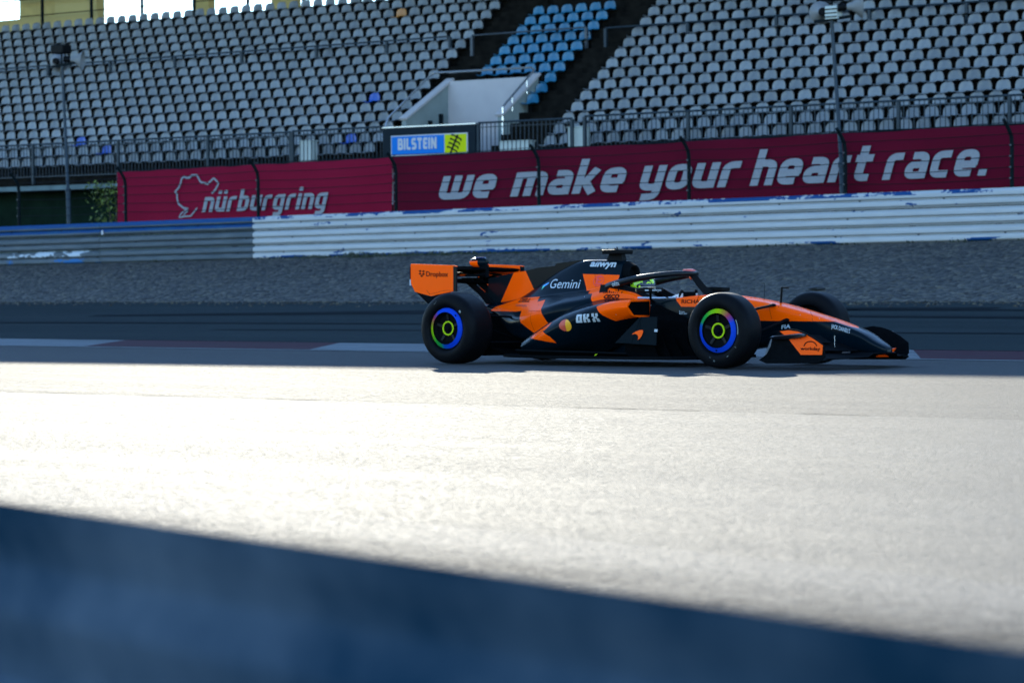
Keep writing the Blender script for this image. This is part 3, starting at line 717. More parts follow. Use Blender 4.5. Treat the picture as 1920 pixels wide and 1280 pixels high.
# maroon banners -----------------------------------------------------
def banner_mat(name, c0, c1):
    mt, t, b = new_mat(name)
    n = ramp(t, noise(t, 1.2, 4, .5, stretch=(.5, 1, 1)), .3, .7)
    w_ = N(t, 'ShaderNodeTexWave', bands_direction='DIAGONAL'); w_.inputs['Scale'].default_value = 9.0; t.links.new(coords(t), w_.inputs['Vector'])
    c = mix(t, n, c0, c1)
    t.links.new(mix(t, math_(t, 'MULTIPLY', w_.outputs[0], .18), c, [x*.55 for x in c0]), b.inputs['Base Color'])
    b.inputs['Roughness'].default_value = .85; b.inputs['Specular IOR Level'].default_value = .05
    bump(t, b, noise(t, 1.6, 3), .35, .05)
    return mt
bm1 = banner_mat('maroon_mesh_banner', (.17, .005, .022), (.20, .0065, .027)); bm2 = banner_mat('maroon_mesh_banner_darker', (.078, .0030, .0125), (.098, .0038, .0155))
YB = 49.4
def banner(name, c, mt, label, ny=24):
    """c: four corners in the plane Y=YB: top-left, top-right, bottom-left, bottom-right"""
    o = tag(empty(name, (c[2].x, YB, c[2].z)), label, 'banner'); mb = MB(); vs = []
    for i in range(ny+1):
        for j in range(7):
            f, g = i/ny, j/6; p = (c[2].lerp(c[3], f)).lerp(c[0].lerp(c[1], f), g)
            bow = .025*math.sin(f*ny*.8)*math.sin(g*math.pi)+.012*math.sin(f*37+g*4)
            vs.append((p.x-c[2].x, bow, p.z-c[2].z))
    mb.add(vs, [(i*7+j, (i+1)*7+j, (i+1)*7+j+1, i*7+j+1) for i in range(ny) for j in range(6)])
    mb.build('fabric', mt, o, smooth=60, fix=False)
    mb = MB(); mb.tube([(0, .02, c[0].z-c[2].z), (c[1].x-c[2].x, .02, c[1].z-c[2].z)], .022, 6); mb.build('top_tube', M['dark_steel'], o, smooth=40)
    return o
cA = [at(220, 323, Y=YB), at(735, 295, Y=YB), at(220, 418, Y=YB), at(735, 398, Y=YB)]
cB = [at(737, 295, Y=YB), at(1960, 230, Y=YB), at(737, 398, Y=YB), at(1960, 366, Y=YB)]
b1 = banner('banner', cA, bm1, 'maroon banner with a white circuit outline and white lowercase name', 16)
b2 = banner('banner', cB, bm2, 'long maroon banner reading we make your heart race', 40)
ban_white = plain('banner_white_print', (0.2081, 0.2139, 0.2312), .8, 0, .10, 30)
def banner_text(ob, s, p0, p1, xh_px, **kw):
    a = at(*p0, Y=YB); c = at(*p1, Y=YB); V, F, wd = stroke_text(s, **kw)
    top = at(p0[0], p0[1]-xh_px[0], Y=YB); top2 = at(p1[0], p1[1]-xh_px[1], Y=YB)
    h0, h1 = top.z-a.z, top2.z-c.z; loc = Vector(ob.location); out = []
    for x, y, l in V:
        f = x/wd; p = a.lerp(c, f); h = h0+(h1-h0)*f; out.append((p.x-loc.x, -.05-.0015*l, p.z+y*h-loc.z))
    mb = MB(); mb.add(out, F); return mb.build('lettering', ban_white, ob, fix=False)
for word, xa, xb in (('we', 822, 924), ('make', 959, 1166), ('your', 1198, 1382), ('heart', 1408, 1631), ('race.', 1656, 1852)):
    bl = lambda x: 375-.0446*(x-822)
    ht = lambda x: 43.5+.0065*(x-822)
    banner_text(b2, word, (xa, bl(xa)), (xb, bl(xb)), (ht(xa), ht(xb)), t=.27, shear=.26, gap=.13)
banner_text(b1, 'nUrburgring', (381, 398), (612, 391), (28, 30), t=.25, shear=.25, gap=.13)
def px_line(ob, name, pts, wpx, mat, closed=False):
    loc = Vector(ob.location); P = [at(x, y, Y=YB) for x, y in pts]
    vs, fs = ribbon([(p.x, p.z) for p in P], wpx/82., closed, .02)
    mb = MB(); mb.add([(x-loc.x, -.05, z-loc.z) for x, z, _ in vs], fs); return mb.build(name, mat, ob, fix=False)
px_line(b1, 'circuit_outline', [(x/2.9766, y/2.9766) for x, y in [(1058, 1166), (1030, 1160), (1003, 1137), (996, 1108), (996, 1085), (984, 1072), (1005, 1048), (1016, 1022), (1020, 1000), (1036, 985), (1048, 994), (1066, 992), (1078, 978), (1106, 978), (1118, 1000), (1128, 1018), (1150, 1022), (1166, 1028), (1184, 1010), (1200, 995), (1220, 1014), (1227, 1028), (1208, 1060), (1190, 1080)]], 4.2, ban_white)
px_line(b1, 'circuit_outline', [(x/2.9766, y/2.9766) for x, y in [(1056, 1168), (1036, 1176), (1016, 1196), (1006, 1214), (1040, 1208), (1072, 1206), (1088, 1186), (1108, 1160)]], 3.4, ban_white)
px_line(b1, 'circuit_outline', [(x/2.9766, y/2.9766) for x, y in [(1030, 1204), (1046, 1184), (1058, 1178)]], 3.0, ban_white)

# catch fence posts and cables ------------------------------------------
cf = tag(empty('catch_fence', (-52.2, 48.98, 2.5)), 'dark bent posts and thin cables of the catch fence in front of the banners', 'fence')
pxs = [-56.4, -52.2, -47.38, -42.79, -38.42, -34.21, -30.19, -26.26, -22.3]
for X in pxs:
    x = X+52.2; dz = .0055*(X+52.2)-.02
    mb = MB(); mb.tube([(x, 0, -.9+dz), (x, 0, .95+dz), (x, -.03, 1.12+dz), (x-.02, -.12, 1.27+dz), (x-.05, -.26, 1.44+dz)], [.043, .043, .043, .04, .035], 8)
    pst = mb.build('post', M['dark_steel'], cf, smooth=50)
    mb = MB()
    for k in range(6): mb.box((x-.02, -.075, .26+.222*k+dz-.015), (x+.02, -.045, .26+.222*k+dz+.015))
    mb.build('cable_clip', M['steel'], pst)
for k in range(6):
    pts = []
    yo = -.06 if k < 4 else (-.09 if k == 4 else -.24)
    for i in range(len(pxs)-1):
        for f in (0, .25, .5, .75):
            X = pxs[i]+(pxs[i+1]-pxs[i])*f; sag = .03*math.sin(f*math.pi)*(1+.4*math.sin(i*2.3+k))
            pts.append((X+52.2, yo, .26+.222*k+.0055*(X+52.2)-.02-sag))
    mb = MB(); mb.tube(pts, .0085, 5); mb.build('cable', M['black'], cf)

# loudspeaker poles --------------------------------------------------
def horn(mb_o, parent, c, ax, L=.34, r=.27):
    mb = MB(); c = Vector(c); ax = Vector(ax).normalized()
    pr = [(.05, 0), (.06, .05), (.085, .12), (.13, .2), (.19, .27), (r-.02, L), (r, L+.012), (r-.015, L+.02), (r-.04, L), (.17, .26), (.10, .19), (.05, .1), (.0, .09)]
    mb.lathe(pr, c, ax, 28); h = mb.build('horn', M['horn_white'], parent, smooth=50)
    mb = MB(); mb.lathe([(0, -.16), (.075, -.16), (.085, -.13), (.085, -.02), (.06, .02), (0, .02)], c, ax, 18); mb.build('driver_unit', M['black'], h, smooth=40)
def speaker_pole(base, top, kind, label):
    b_, t_ = Vector(base), Vector(top); o = tag(empty('loudspeaker_pole', b_), label, 'loudspeaker', 'loudspeaker poles along the fence'); h = t_-b_
    mb = MB(); mb.tube([(0, 0, -1.0), h*.22, h*.225, h], [.065, .062, .045, .04], 10); mb.build('pole', M['rail_steel'], o, smooth=40)
    mb = MB(); mb.lathe([(.062, 0), (.078, 0), (.078, .1), (.045, .14)], h*.21, h, 12); mb.build('collar', M['rail_steel'], o, smooth=40)
    mb = MB(); mb.bar(h+Vector((-.42, 0, 0)), h+Vector((.48, 0, .06)), .07, .06); mb.build('crossbar', M['dark_steel'], o)
    if kind == 0:
        horn(None, o, h+Vector((-.20, -.02, .14)), (-.55, .80, .02)); horn(None, o, h+Vector((.30, .0, .16)), (.80, .55, -.08))
        mb = MB()
        for dx in (-.02, .12): mb.bar(h+Vector((dx, 0, 0)), h+Vector((dx, 0, .34)), .025)
        mb.build('bracket', M['dark_steel'], o)
        mb = MB(); mb.box((h.x-.24, -.2, h.z+.33), (h.x+.24, .12, h.z+.56)); bx = mb.build('floodlight', M['black'], o, bevel=.02)
    else:
        horn(None, o, h+Vector((-.24, .0, .2)), (-.60, .80, .04), .33, .25); horn(None, o, h+Vector((.34, .0, .26)), (.75, .62, .05), .33, .27)
        mb = MB(); mb.box((h.x-.1, -.12, h.z+.02), (h.x+.2, .1, h.z+.30)); mb.build('junction_box', M['white_panel'], o, bevel=.015)
        mb = MB(); mb.bar(h+Vector((.02, -.02, .3)), h+Vector((.02, -.02, .42)), .03); mb.build('bracket', M['dark_steel'], o)
        mb = MB(); mb.box((h.x-.2, -.2, h.z+.41), (h.x+.24, .12, h.z+.66)); mb.build('floodlight', M['black'], o, bevel=.02)
        mb = MB()
        for k in range(3): mb.bar((h.x-.11, -.135, h.z+.07+.08*k), (h.x+.21, -.135, h.z+.07+.08*k), .02)
        mb.build('cable_loop', M['dark_steel'], o)
speaker_pole((-54.50, 49.1, 2.4), (-54.74, 49.1, 6.70), 0, 'grey lamp and loudspeaker pole at the far left beside the banner end')
speaker_pole((-30.30, 49.12, 2.4), (-30.60, 49.12, 6.35), 1, 'grey pole with two loudspeaker horns in front of the right banner')

# bush under the stand ------------------------------------------------
bush = tag(empty('bush', (-56.3, 52.6, 2.0)), 'leafy green bush beneath the stand, left of the banner', 'bush')
lm, t, b = new_mat('bush_leaf'); gi = N(t, 'ShaderNodeNewGeometry')
t.links.new(mix(t, gi.outputs['Random Per Island'], (.005, .016, .003), (.11, .15, .008)), b.inputs['Base Color']); b.inputs['Roughness'].default_value = .6
mb = MB()
for i in range(2600):
    p = Vector((rnd.uniform(-1.1, 2.6), rnd.uniform(-.5, .6), rnd.uniform(.1, 1.75)))
    if mnoise.noise(p*1.7) < -.12: continue
    a, c = rnd.uniform(0, 6.28), rnd.uniform(-1, 1); d = Vector((math.cos(a), math.sin(a)*.6, c)).normalized(); s = d.cross(Vector((rnd.random(), rnd.random(), rnd.random()))).normalized()
    L, wd = rnd.uniform(.06, .13), rnd.uniform(.025, .045)
    mb.add([p, p+d*L*.5+s*wd, p+d*L, p+d*L*.5-s*wd], [(0, 1, 2, 3)])
mb.build('foliage', lm, bush, fix=False)
mb = MB()
for i in range(14):
    x = rnd.uniform(-.8, 2.3); mb.tube([(x, 0, -.1), (x+rnd.uniform(-.2, .2), .1, .8), (x+rnd.uniform(-.4, .4), .0, 1.6)], [.03, .02, .008], 5)
mb.build('stem', plain('bush_stem', (.05, .035, .02), .9), bush)

# near guardrail in the foreground -----------------------------------------
fm, t, b = new_mat('blue_guardrail_paint')
n = ramp(t, noise(t, 1.15, 4, .55, stretch=(1, 1, 1.4)), .36, .68)
t.links.new(mix(t, n, (.009, .030, .054), (.082, .110, .145)), b.inputs['Base Color']); b.inputs['Roughness'].default_value = .95; b.inputs['Specular IOR Level'].default_value = 0
pa, pb = at(0, 945, Z=.43), at(1920, 1225, Z=.43)
dirn = (pb-pa).normalized(); ang = math.atan2(dirn.y, dirn.x)
fg = tag(empty('guardrail', (pa.x, pa.y, -.434), (0, 0, ang)), 'blurred blue guardrail close to the camera at the bottom of the view', 'guardrail')
for k in range(2):
    zb = .01+k*.43; pr = [(.0, zb), (.0, zb+.05), (.03, zb+.11), (.03, zb+.16), (.008, zb+.21), (.008, zb+.25), (.03, zb+.30), (.03, zb+.33), (.012, zb+.37), (.002, zb+.425)]
    mb = MB(); mb.plate(pr+[(p[0]+.003, p[1]) for p in pr][::-1], 'x', -14, 28)
    mb.build('beam', fm, fg, smooth=25)
for x in (-12, -8, -4, 4, 8, 12):
    mb = MB(); mb.box((x-.06, .04, -.2), (x+.06, .13, .80)); mb.build('post', M['steel'], fg)
# ------------------------------------------------------------------ racing car (x forward, y to its left, front axle at x = 0)
CX, CY = -14.65361673, 22.37789198
car = tag(empty('racing_car', (CX, CY, 0)), 'orange and black open wheel racing car with halo, driving to the right', 'racing car')
def cpx(px, py, y):
    p = at(px, py, Y=CY+y); return (p.x-CX, p.z)
ORANGE, ANTH = (1.0, .09, .0), (.0008, .0050, .0085)
def livery(name, polys, base=ANTH, paint=ORANGE, rough=.24, strip=None):
    """paint with orange panels: convex polygons in the car's side view (x, z)"""
    mt, t, b = new_mat(name)
    tc = N(t, 'ShaderNodeTexCoord'); total = None
    for poly in polys:
        area = sum(a[0]*c[1]-c[0]*a[1] for a, c in zip(poly, poly[1:]+poly[:1])); sgn = 1 if area > 0 else -1; mn = None
        for a, c in zip(poly, poly[1:]+poly[:1]):
            nx, nz = -(c[1]-a[1])*sgn, (c[0]-a[0])*sgn; l = math.hypot(nx, nz)
            if l < 1e-6: continue
            nx, nz = nx/l, nz/l; dp = N(t, 'ShaderNodeVectorMath', operation='DOT_PRODUCT'); dp.inputs[1].default_value = (nx, 0, nz)
            t.links.new(tc.outputs['Object'], dp.inputs[0]); v = math_(t, 'ADD', dp.outputs['Value'], -(nx*a[0]+nz*a[1]))
            mn = v if mn is None else math_(t, 'MINIMUM', mn, v)
        total = mn if total is None else math_(t, 'MAXIMUM', total, mn)
    mask = math_(t, 'GREATER_THAN', total, 0)
    dust = ramp(t, noise(t, 9, 5, .65), .45, .9)
    pc = mix(t, math_(t, 'MULTIPLY', dust, .10), paint, (.55, .085, .01))
    t.links.new(mix(t, mask, base, pc), b.inputs['Base Color'])
    b.inputs['Roughness'].default_value = rough; b.inputs['Coat Weight'].default_value = .10; b.inputs['Coat Roughness'].default_value = .12
    b.inputs['Specular IOR Level'].default_value = .03
    return mt
def poly(pts, y): return [cpx(px, py, y) for px, py in pts]
carb = plain('carbon_fibre', (.003, .004, .005), .65, 0, .2, 20, spec=.012)
carb_m = plain('matt_carbon', (.002, .0025, .003), .8, 0, .2, 20, spec=.0)
grey_carb = plain('dark_grey_panel', (.006, .0095, .012), .8, spec=.02)
tyre_m = plain('tyre_rubber', (.0025, .003, .004), .55, 0, .25, 5, spec=.06, bmp=.1, bscale=60)
white_d = plain('decal_white', (.40, .44, .47), .6, spec=.1); dark_d = plain('decal_black', (.003, .003, .004), .6, spec=.05); red_d = plain('decal_red', (.75, .03, .01), .5)
or_plain = plain('orange_paint', ORANGE, .35, spec=.15)

HULL = []                         # meshes the decals are laid on
def ring_from(half):
    """closed ring from the right half outline (y <= 0 side listed from top to bottom)"""
    return [(x, y, z) for x, y, z in half]+[(x, -y, z) for x, y, z in reversed(half) if abs(y) > 1e-6]
def smooth_stations(st, sub=4):
    """Catmull-Rom between stations (each a flat tuple)"""
    out = []
    for i in range(len(st)-1):
        p0, p1, p2, p3 = st[max(0, i-1)], st[i], st[i+1], st[min(len(st)-1, i+2)]
        for k in range(sub):
            s = k/sub
            out.append(tuple(.5*((2*b)+(-a+c)*s+(2*a-5*b+4*c-d)*s*s+(-a+3*b-3*c+d)*s**3) for a, b, c, d in zip(p0, p1, p2, p3)))
    return out+[st[-1]]
def round_half(pts, it=2):
    """corner-cut a half outline, keeping both ends"""
    for _ in range(it):
        q = [pts[0]]
        for a, c in zip(pts, pts[1:]):
            q += [tuple(.75*i+.25*j for i, j in zip(a, c)), tuple(.25*i+.75*j for i, j in zip(a, c))]
        pts = q+[pts[-1]]
    return pts

# nose and monocoque: x, half width at top, half width at ridge, z of top centre, z of ridge, z of lower edge, half width at bottom, z of bottom
st = [(1.345, .03, .045, .175, .165, .14, .03, .13), (1.32, .06, .085, .205, .19, .135, .06, .118), (1.22, .085, .115, .262, .245, .155, .08, .118), (1.08, .095, .130, .340, .325, .185, .095, .135),
      (.85, .100, .142, .422, .405, .225, .11, .165), (.55, .105, .155, .508, .488, .27, .12, .20), (.24, .115, .170, .585, .565, .32, .135, .20), (-.06, .125, .19, .642, .622, .34, .15, .17),
      (-.35, .14, .215, .680, .662, .34, .18, .13), (-.62, .16, .25, .698, .682, .32, .22, .10), (-.72, .20, .262, .694, .682, .32, .23, .095)]
rings = []
for x, wt, wr, zt, zr_, zl, wb, zb in smooth_stations(st, 5):
    rings.append(ring_from(round_half([(x, 0, zt), (x, -wt*.8, zt-.003), (x, -wr, zr_), (x, -wr*1.02, (zr_+zl)/2), (x, -wr*.95, zl), (x, -wb, zb), (x, 0, zb)], 2)))
mb = MB(); mb.loft(rings)
nose_poly = [[(-.76, .57), (-.05, .437), (-.05, .9), (-.76, .9)], [(-.051, .437), (.80, .432), (.80, .9), (-.051, .9)], [(.799, .432), (1.085, .345), (1.16, .42), (.799, .9)]]
nose_m = livery('nose_paint', nose_poly)
nose = mb.build('nose', nose_m, car, smooth=35); HULL.append(nose)
# cockpit tub: open at the top
st = [(-.70, .262, .23, .69, .20, .10, .30), (-.80, .275, .235, .678, .215, .09, .36), (-1.0, .30, .25, .662, .225, .08, .34), (-1.30, .325, .26, .665, .23, .075, .30), (-1.45, .33, .26, .715, .225, .075, .31), (-1.62, .335, .26, .745, .22, .075, .32), (-1.76, .335, .24, .77, .12, .075, .70)]
rings = []
for x, wo, wb, zrim, win, zb, zin in smooth_stations(st, 4):
    rings.append(ring_from([(x, 0, zin), (x, -win*.6, zin), (x, -win, zin+.05), (x, -win-.008, zrim-.02), (x, -win-.025, zrim), (x, -wo+.03, zrim-.004), (x, -wo+.008, zrim-.025), (x, -wo, zrim-.10), (x, -wo*.99, .42), (x, -wb, zb+.03), (x, -wb*.8, zb), (x, 0, zb)]))
mb = MB(); mb.loft(rings)
tub_m = livery('tub_paint', [poly([(1095, 535), (1150, 537.5), (1193, 541), (1208, 558), (1170, 568), (1095, 575)], -.33), [(-.88, .575), (-.70, .575), (-.70, .75), (-.96, .75), (-.955, .66)]])
tub = mb.build('cockpit_tub', tub_m, car, smooth=40); HULL.append(tub)
mb = MB(); mb.tube([(-.90, -.335, .665), (-1.1, -.345, .660), (-1.36, -.352, .662)], .014, 6); mb.build('cockpit_edge', M['bright_steel'], car, smooth=40)

# engine cover: x, spine half width, spine z, crease y, crease z, flank y, flank z, low y, low z
st = [(-1.74, .085, 1.040, .150, .86, .33, .655, .34, .30), (-1.86, .080, 1.052, .165, .80, .385, .640, .37, .27), (-2.05, .060, 1.056, .18, .755, .445, .615, .42, .24), (-2.32, .042, 1.048, .19, .725, .485, .575, .45, .22),
      (-2.55, .034, .975, .185, .700, .47, .520, .43, .20), (-2.74, .034, .885, .180, .675, .43, .475, .39, .20), (-2.95, .038, .765, .170, .635, .35, .43, .31, .22), (-3.15, .045, .665, .150, .595, .25, .42, .22, .28),
      (-3.35, .050, .628, .125, .585, .165, .50, .14, .44), (-3.50, .048, .615, .10, .585, .115, .545, .10, .53), (-3.60, .040, .605, .075, .585, .08, .56, .07, .55)]
rings = []
for x, ws, zs, yc, zc, yf, zf, yl, zl in smooth_stations(st, 5):
    rings.append(ring_from(round_half([(x, 0, zs), (x, -ws, zs-.012), (x, -(ws*.55+yc*.45), zs*.5+zc*.5), (x, -yc, zc), (x, -yc-.03, zc-.012), (x, -(yc*.4+yf*.6), zc*.45+zf*.55), (x, -yf, zf), (x, -yl, (zf+zl)/2), (x, -yl*.9, zl), (x, 0, zl)], 2)))
mb = MB(); mb.loft(rings)
ec_poly = [poly([(900, 564), (955, 560), (1000, 538), (1021, 578), (973, 584), (905, 583)], -.2),
           poly([(966, 574), (1012, 562), (1038, 606), (1036, 611), (1006, 624), (978, 605)], -.36),
           poly([(1087.7, 513.7), (1160, 515.5), (1160, 541), (1105, 545)], -.15), poly([(1088, 515), (1150, 520), (1150, 552), (1107, 550)], -.24),
           poly([(1102, 539), (1150, 539), (1200, 542), (1212, 560), (1170, 566), (1124, 571)], -.3)]
ec = mb.build('engine_cover', livery('engine_cover_paint', ec_poly), car, smooth=40); HULL.append(ec)
# air intake above the driver's head
mb = MB()
def oval(x, yw, za, zb_, n=20): return [(x, yw*math.cos(2*math.pi*i/n), (za+zb_)/2+(zb_-za)/2*math.sin(2*math.pi*i/n)) for i in range(n)]
mb.loft([oval(-1.76, .10, .79, 1.045), oval(-1.70, .105, .80, 1.02), oval(-1.66, .10, .815, 1.0), oval(-1.665, .085, .83, .985), oval(-1.72, .07, .85, .97)])
mb.build('air_intake', carb, car, smooth=50)
mb = MB()
for s in (-1, 1): mb.tube([(-1.74, s*.10, .84), (-1.62, s*.12, .70)], .03, 8)
mb.build('roll_hoop', carb_m, car, smooth=50)
mb = MB(); mb.box((-1.86, -.13, .70), (-1.66, .13, .84)); mb.build('headrest_core', carb_m, car, bevel=.03)
# shark fin
fin = poly([(914, 566), (917, 522), (966, 511), (986, 508), (1008, 502), (1042, 498.4), (1043, 494), (1078, 489.3), (1093, 487.6)], 0)
fin = fin+[(-2.30, .98), (-2.6, .84), (-3.0, .68), (-3.3, .60)]
mb = MB(); mb.plate(fin, 'y', -.008, .016)
fin_m = livery('fin_paint', [poly([(967, 505), (984.7, 504), (1012, 564), (940, 566)], 0)], base=(.004, .007, .009), rough=.7)
finob = mb.build('shark_fin', fin_m, car)

# sidepods ---------------------------------------------------------------
pod_st = [(-1.235, .32, .645, .66, .645, .72, .585, .62, .475, .33, .47), (-1.36, .32, .655, .68, .640, .74, .575, .62, .44, .33, .36), (-1.55, .32, .66, .69, .615, .752, .545, .60, .37, .33, .22), (-1.80, .33, .655, .68, .565, .75, .49, .58, .26, .33, .12),
          (-2.08, .34, .62, .655, .492, .735, .40, .60, .16, .33, .095), (-2.30, .34, .53, .63, .405, .705, .31, .60, .12, .32, .09), (-2.50, .33, .42, .60, .310, .66, .22, .58, .10, .30, .085), (-2.70, .30, .30, .54, .215, .58, .16, .52, .09, .28, .08)]
pod_poly = [poly([(1117.6, 574.5), (1152, 558), (1197, 555), (1197, 590), (1144, 602), (1130.6, 591)], -.72),
            poly([(994, 633), (1031, 617.5), (1039.5, 631), (1061, 645.5)], -.62), poly([(994, 633), (1040, 604), (1037, 611), (1031, 618)], -.6)]
pod_m = livery('sidepod_paint', pod_poly)
for s in (-1, 1):
    rings = []
    for x, y1, z1_, y2, z2, y3, z3, y4, z4, y5, z5 in smooth_stations(pod_st, 5):
        pts = round_half([(x, y1, z1_), (x, y2*.8+y1*.2, z2+.25*(z1_-z2)*.6), (x, y2, z2), (x, y3, z3), (x, y3*.96, z3*.6+z4*.4), (x, y4, z4), (x, y5, z5)], 2)
        rings.append([(p[0], p[1]*s, p[2]) for p in pts])
    mb = MB(); mb.loft(rings); ob = mb.build('sidepod', pod_m, car, smooth=40)
    if s < 0: HULL.append(ob)
    mb = MB(); mb.plate([(.34*s, .49), (.60*s, .495), (.695*s, .58), (.645*s, .628), (.34*s, .630)], 'x', -1.234, .006); mb.build('inlet', carb_m, ob)
    # floor, edge wing, front floor panel, radiator side panel
    fl = [(-.52, .30), (-.52, .52), (-.70, .70), (-.95, .76), (-1.6, .78), (-2.5, .76), (-2.75, .70), (-2.95, .55), (-2.95, .2)]
    mb = MB(); mb.plate([(x, y*s) for x, y in fl], 'z', .055, .03); mb.build('floor', carb, car)
    mb = MB(); mb.loft([[(x, s*(y-.07), .10), (x, s*y, .125+e), (x, s*(y+.004), .11+e), (x, s*(y-.07), .085)] for x, y, e in ((-1.2, .78, .0), (-1.7, .80, .01), (-2.3, .79, .015), (-2.62, .76, .02))]); mb.build('floor_edge_wing', carb, car)
    bp = poly([(1154, 642.5), (1201, 594), (1232, 594), (1230, 647)], -.75)
    mb = MB(); mb.plate(bp[:2]+[((bp[1][0]*.98+bp[2][0]*.02), bp[1][1]), (bp[0][0]+.20, bp[0][1]+.002), ], 'y', s*.75-.006, .012); br = mb.build('bargeboard', grey_carb, car)
    q = poly([(1201, 594), (1232, 594), (1230, 647), (1199, 645)], -.745)
    mb = MB(); mb.plate(poly([(1201, 594), (1199, 645), (1154, 642.5)], -.745), 'y', s*.748-.004, .008)
    mb.plate(q, 'y', s*.742-.004, .008); mb.build('side_panel', grey_carb, br)
    for k in range(4):
        x0 = -.62-.09*k; yy = s*(.40+.085*k)
        mb = MB(); mb.plate([(x0, .08), (x0-.42, .08), (x0-.40, .30+.02*k), (x0-.14, .28+.02*k)], 'y', yy-.004, .008); mb.build('floor_fence', carb_m, car)
    mb = MB()
    mb.loft([[(-1.16, s*.32, .10), (-1.16, s*.42, .10), (-1.16, s*.46, .46), (-1.16, s*.32, .60)], [(-.80, s*.24, .10), (-.80, s*.30, .10), (-.80, s*.30, .42), (-.80, s*.24, .50)]]); mb.build('tub_flank', carb_m, car)
# gearbox, diffuser, crash structure, rear light
mb = MB(); mb.loft([[(-2.8, -.2, .12), (-2.8, .2, .12), (-2.8, .2, .5), (-2.8, -.2, .5)], [(-3.5, -.12, .18), (-3.5, .12, .18), (-3.5, .1, .5), (-3.5, -.1, .5)], [(-3.95, -.06, .28), (-3.95, .06, .28), (-3.95, .05, .42), (-3.95, -.05, .42)]]); mb.build('gearbox', carb_m, car, bevel=.02)
mb = MB(); mb.loft([[(-2.85, -.5, .06), (-2.85, .5, .06), (-2.85, .5, .085), (-2.85, -.5, .085)], [(-3.75, -.45, .26), (-3.75, .45, .26), (-3.75, .45, .28), (-3.75, -.45, .28)]])
for y in (-.46, -.25, -.02, .2, .43): mb.plate([(-2.9, .07), (-3.76, .27), (-3.76, .12), (-3.3, .06)], 'y', y, .02)
mb.build('diffuser', carb_m, car)
mb = MB(); mb.box((-4.0, -.04, .30), (-3.96, .04, .41)); mb.build('rear_light', plain('rear_light_lens', (.25, .01, .01), .3), car)

# halo -------------------------------------------------------------------
def arc(pts, sub=6): return [Vector(p) for p in smooth_stations([tuple(p) for p in pts], sub)]
hp = arc([(-1.80, -.255, .775), (-1.66, -.288, .81), (-1.45, -.30, .853), (-1.2, -.275, .886), (-1.02, -.17, .905), (-.945, 0, .905), (-1.02, .17, .905), (-1.2, .275, .886), (-1.45, .30, .853), (-1.66, .288, .81), (-1.80, .255, .775)], 6)
kh = len(hp); rr = [.034+.018*abs(2*i/(kh-1)-1)**2 for i in range(kh)]
mb = MB(); mb.tube(hp, rr, 10, flat=.85); halo = mb.build('halo', plain('halo_black', (.003, .005, .007), .35, spec=.2), car, smooth=60); HULL.append(halo)
mb = MB(); mb.loft([[(x-d_, -w_, z), (x+d_, 0, z+.01), (x-d_, w_, z), (x-d_*1.6, 0, z)] for x, z, w_, d_ in ((-.955, .905, .030, .03), (-.90, .862, .026, .034), (-.82, .775, .024, .038), (-.70, .685, .024, .055))]); mb.build('halo_pillar', M['black'], halo, smooth=40)
mb = MB(); mb.tube([(-.985, -.09, .922), (-.955, -.03, .925), (-.955, .03, .925), (-.985, .09, .922)], .027, 8); mb.build('halo_tip', plain('halo_red_patch', (.50, .06, .035), .4), halo, smooth=50)
mb = MB(); mb.tube([(-1.10, .215, .868), (-1.03, .15, .876)], .026, 8); mb.build('halo_tip', or_plain, halo, smooth=50)
# shoulder / head surround
for s in (-1, 1):
    mb = MB(); mb.loft([[(x, s*.17, z0_), (x, s*.27, z0_), (x, s*.30, z0_+.02), (x, s*.26, z1_), (x, s*.18, z1_)] for x, z0_, z1_ in ((-1.9, .66, .80), (-1.66, .66, .792), (-1.42, .65, .75), (-1.25, .64, .675))])
    mb.build('head_surround', M['black'], car, smooth=40)
# camera bar on the roll hoop
mb = MB(); mb.loft([[(-1.99, -.05, 1.05), (-1.78, -.05, 1.0), (-1.78, .05, 1.0), (-1.99, .05, 1.05)], [(-1.96, -.035, 1.12), (-1.80, -.035, 1.12), (-1.80, .035, 1.12), (-1.96, .035, 1.12)]]); cb = mb.build('camera_mount', M['black'], car, bevel=.01)
mb = MB(); mb.loft([[(x, -w_, 1.112), (x, -w_, 1.158), (x, w_, 1.158), (x, w_, 1.112)] for x, w_ in ((-2.0, .09), (-1.96, .155), (-1.80, .155), (-1.765, .12))]); mb.build('camera_bar', M['black'], cb, bevel=.012)
mb = MB(); mb.tube([(-1.88, 0, 1.15), (-1.88, 0, 1.185)], .006, 6); mb.tube([(-1.93, .03, 1.15), (-1.93, .03, 1.175)], .01, 6); mb.build('antenna', M['black'], cb)
# mirrors
for s in (-1, 1):
    mb = MB(); mb.loft([[(-1.165, s*.50, .725), (-1.165, s*.66, .725), (-1.165, s*.66, .765), (-1.165, s*.50, .765)], [(-1.05, s*.495, .715), (-1.05, s*.675, .715), (-1.05, s*.675, .772), (-1.05, s*.495, .772)], [(-.93, s*.51, .722), (-.93, s*.665, .722), (-.93, s*.665, .768), (-.93, s*.51, .768)]])
    mr = mb.build('mirror', M['black'], car, smooth=50, bevel=.012)
    if s < 0: HULL.append(mr); near_mirror = mr
    mb = MB(); mb.tube([(-1.06, s*.56, .72), (-1.12, s*.47, .655), (-1.14, s*.38, .62)], .012, 6); mb.tube([(-1.04, s*.50, .74), (-1.0, s*.33, .665)], .010, 6); mb.build('mirror_stalk', carb, mr)
    mb = MB(); mb.plate([(s*.505, .728), (s*.655, .728), (s*.655, .762), (s*.505, .762)], 'x', -1.168, .002); mb.build('mirror_glass', plain('mirror_glass', (.7, .72, .75), .05, 1), mr)
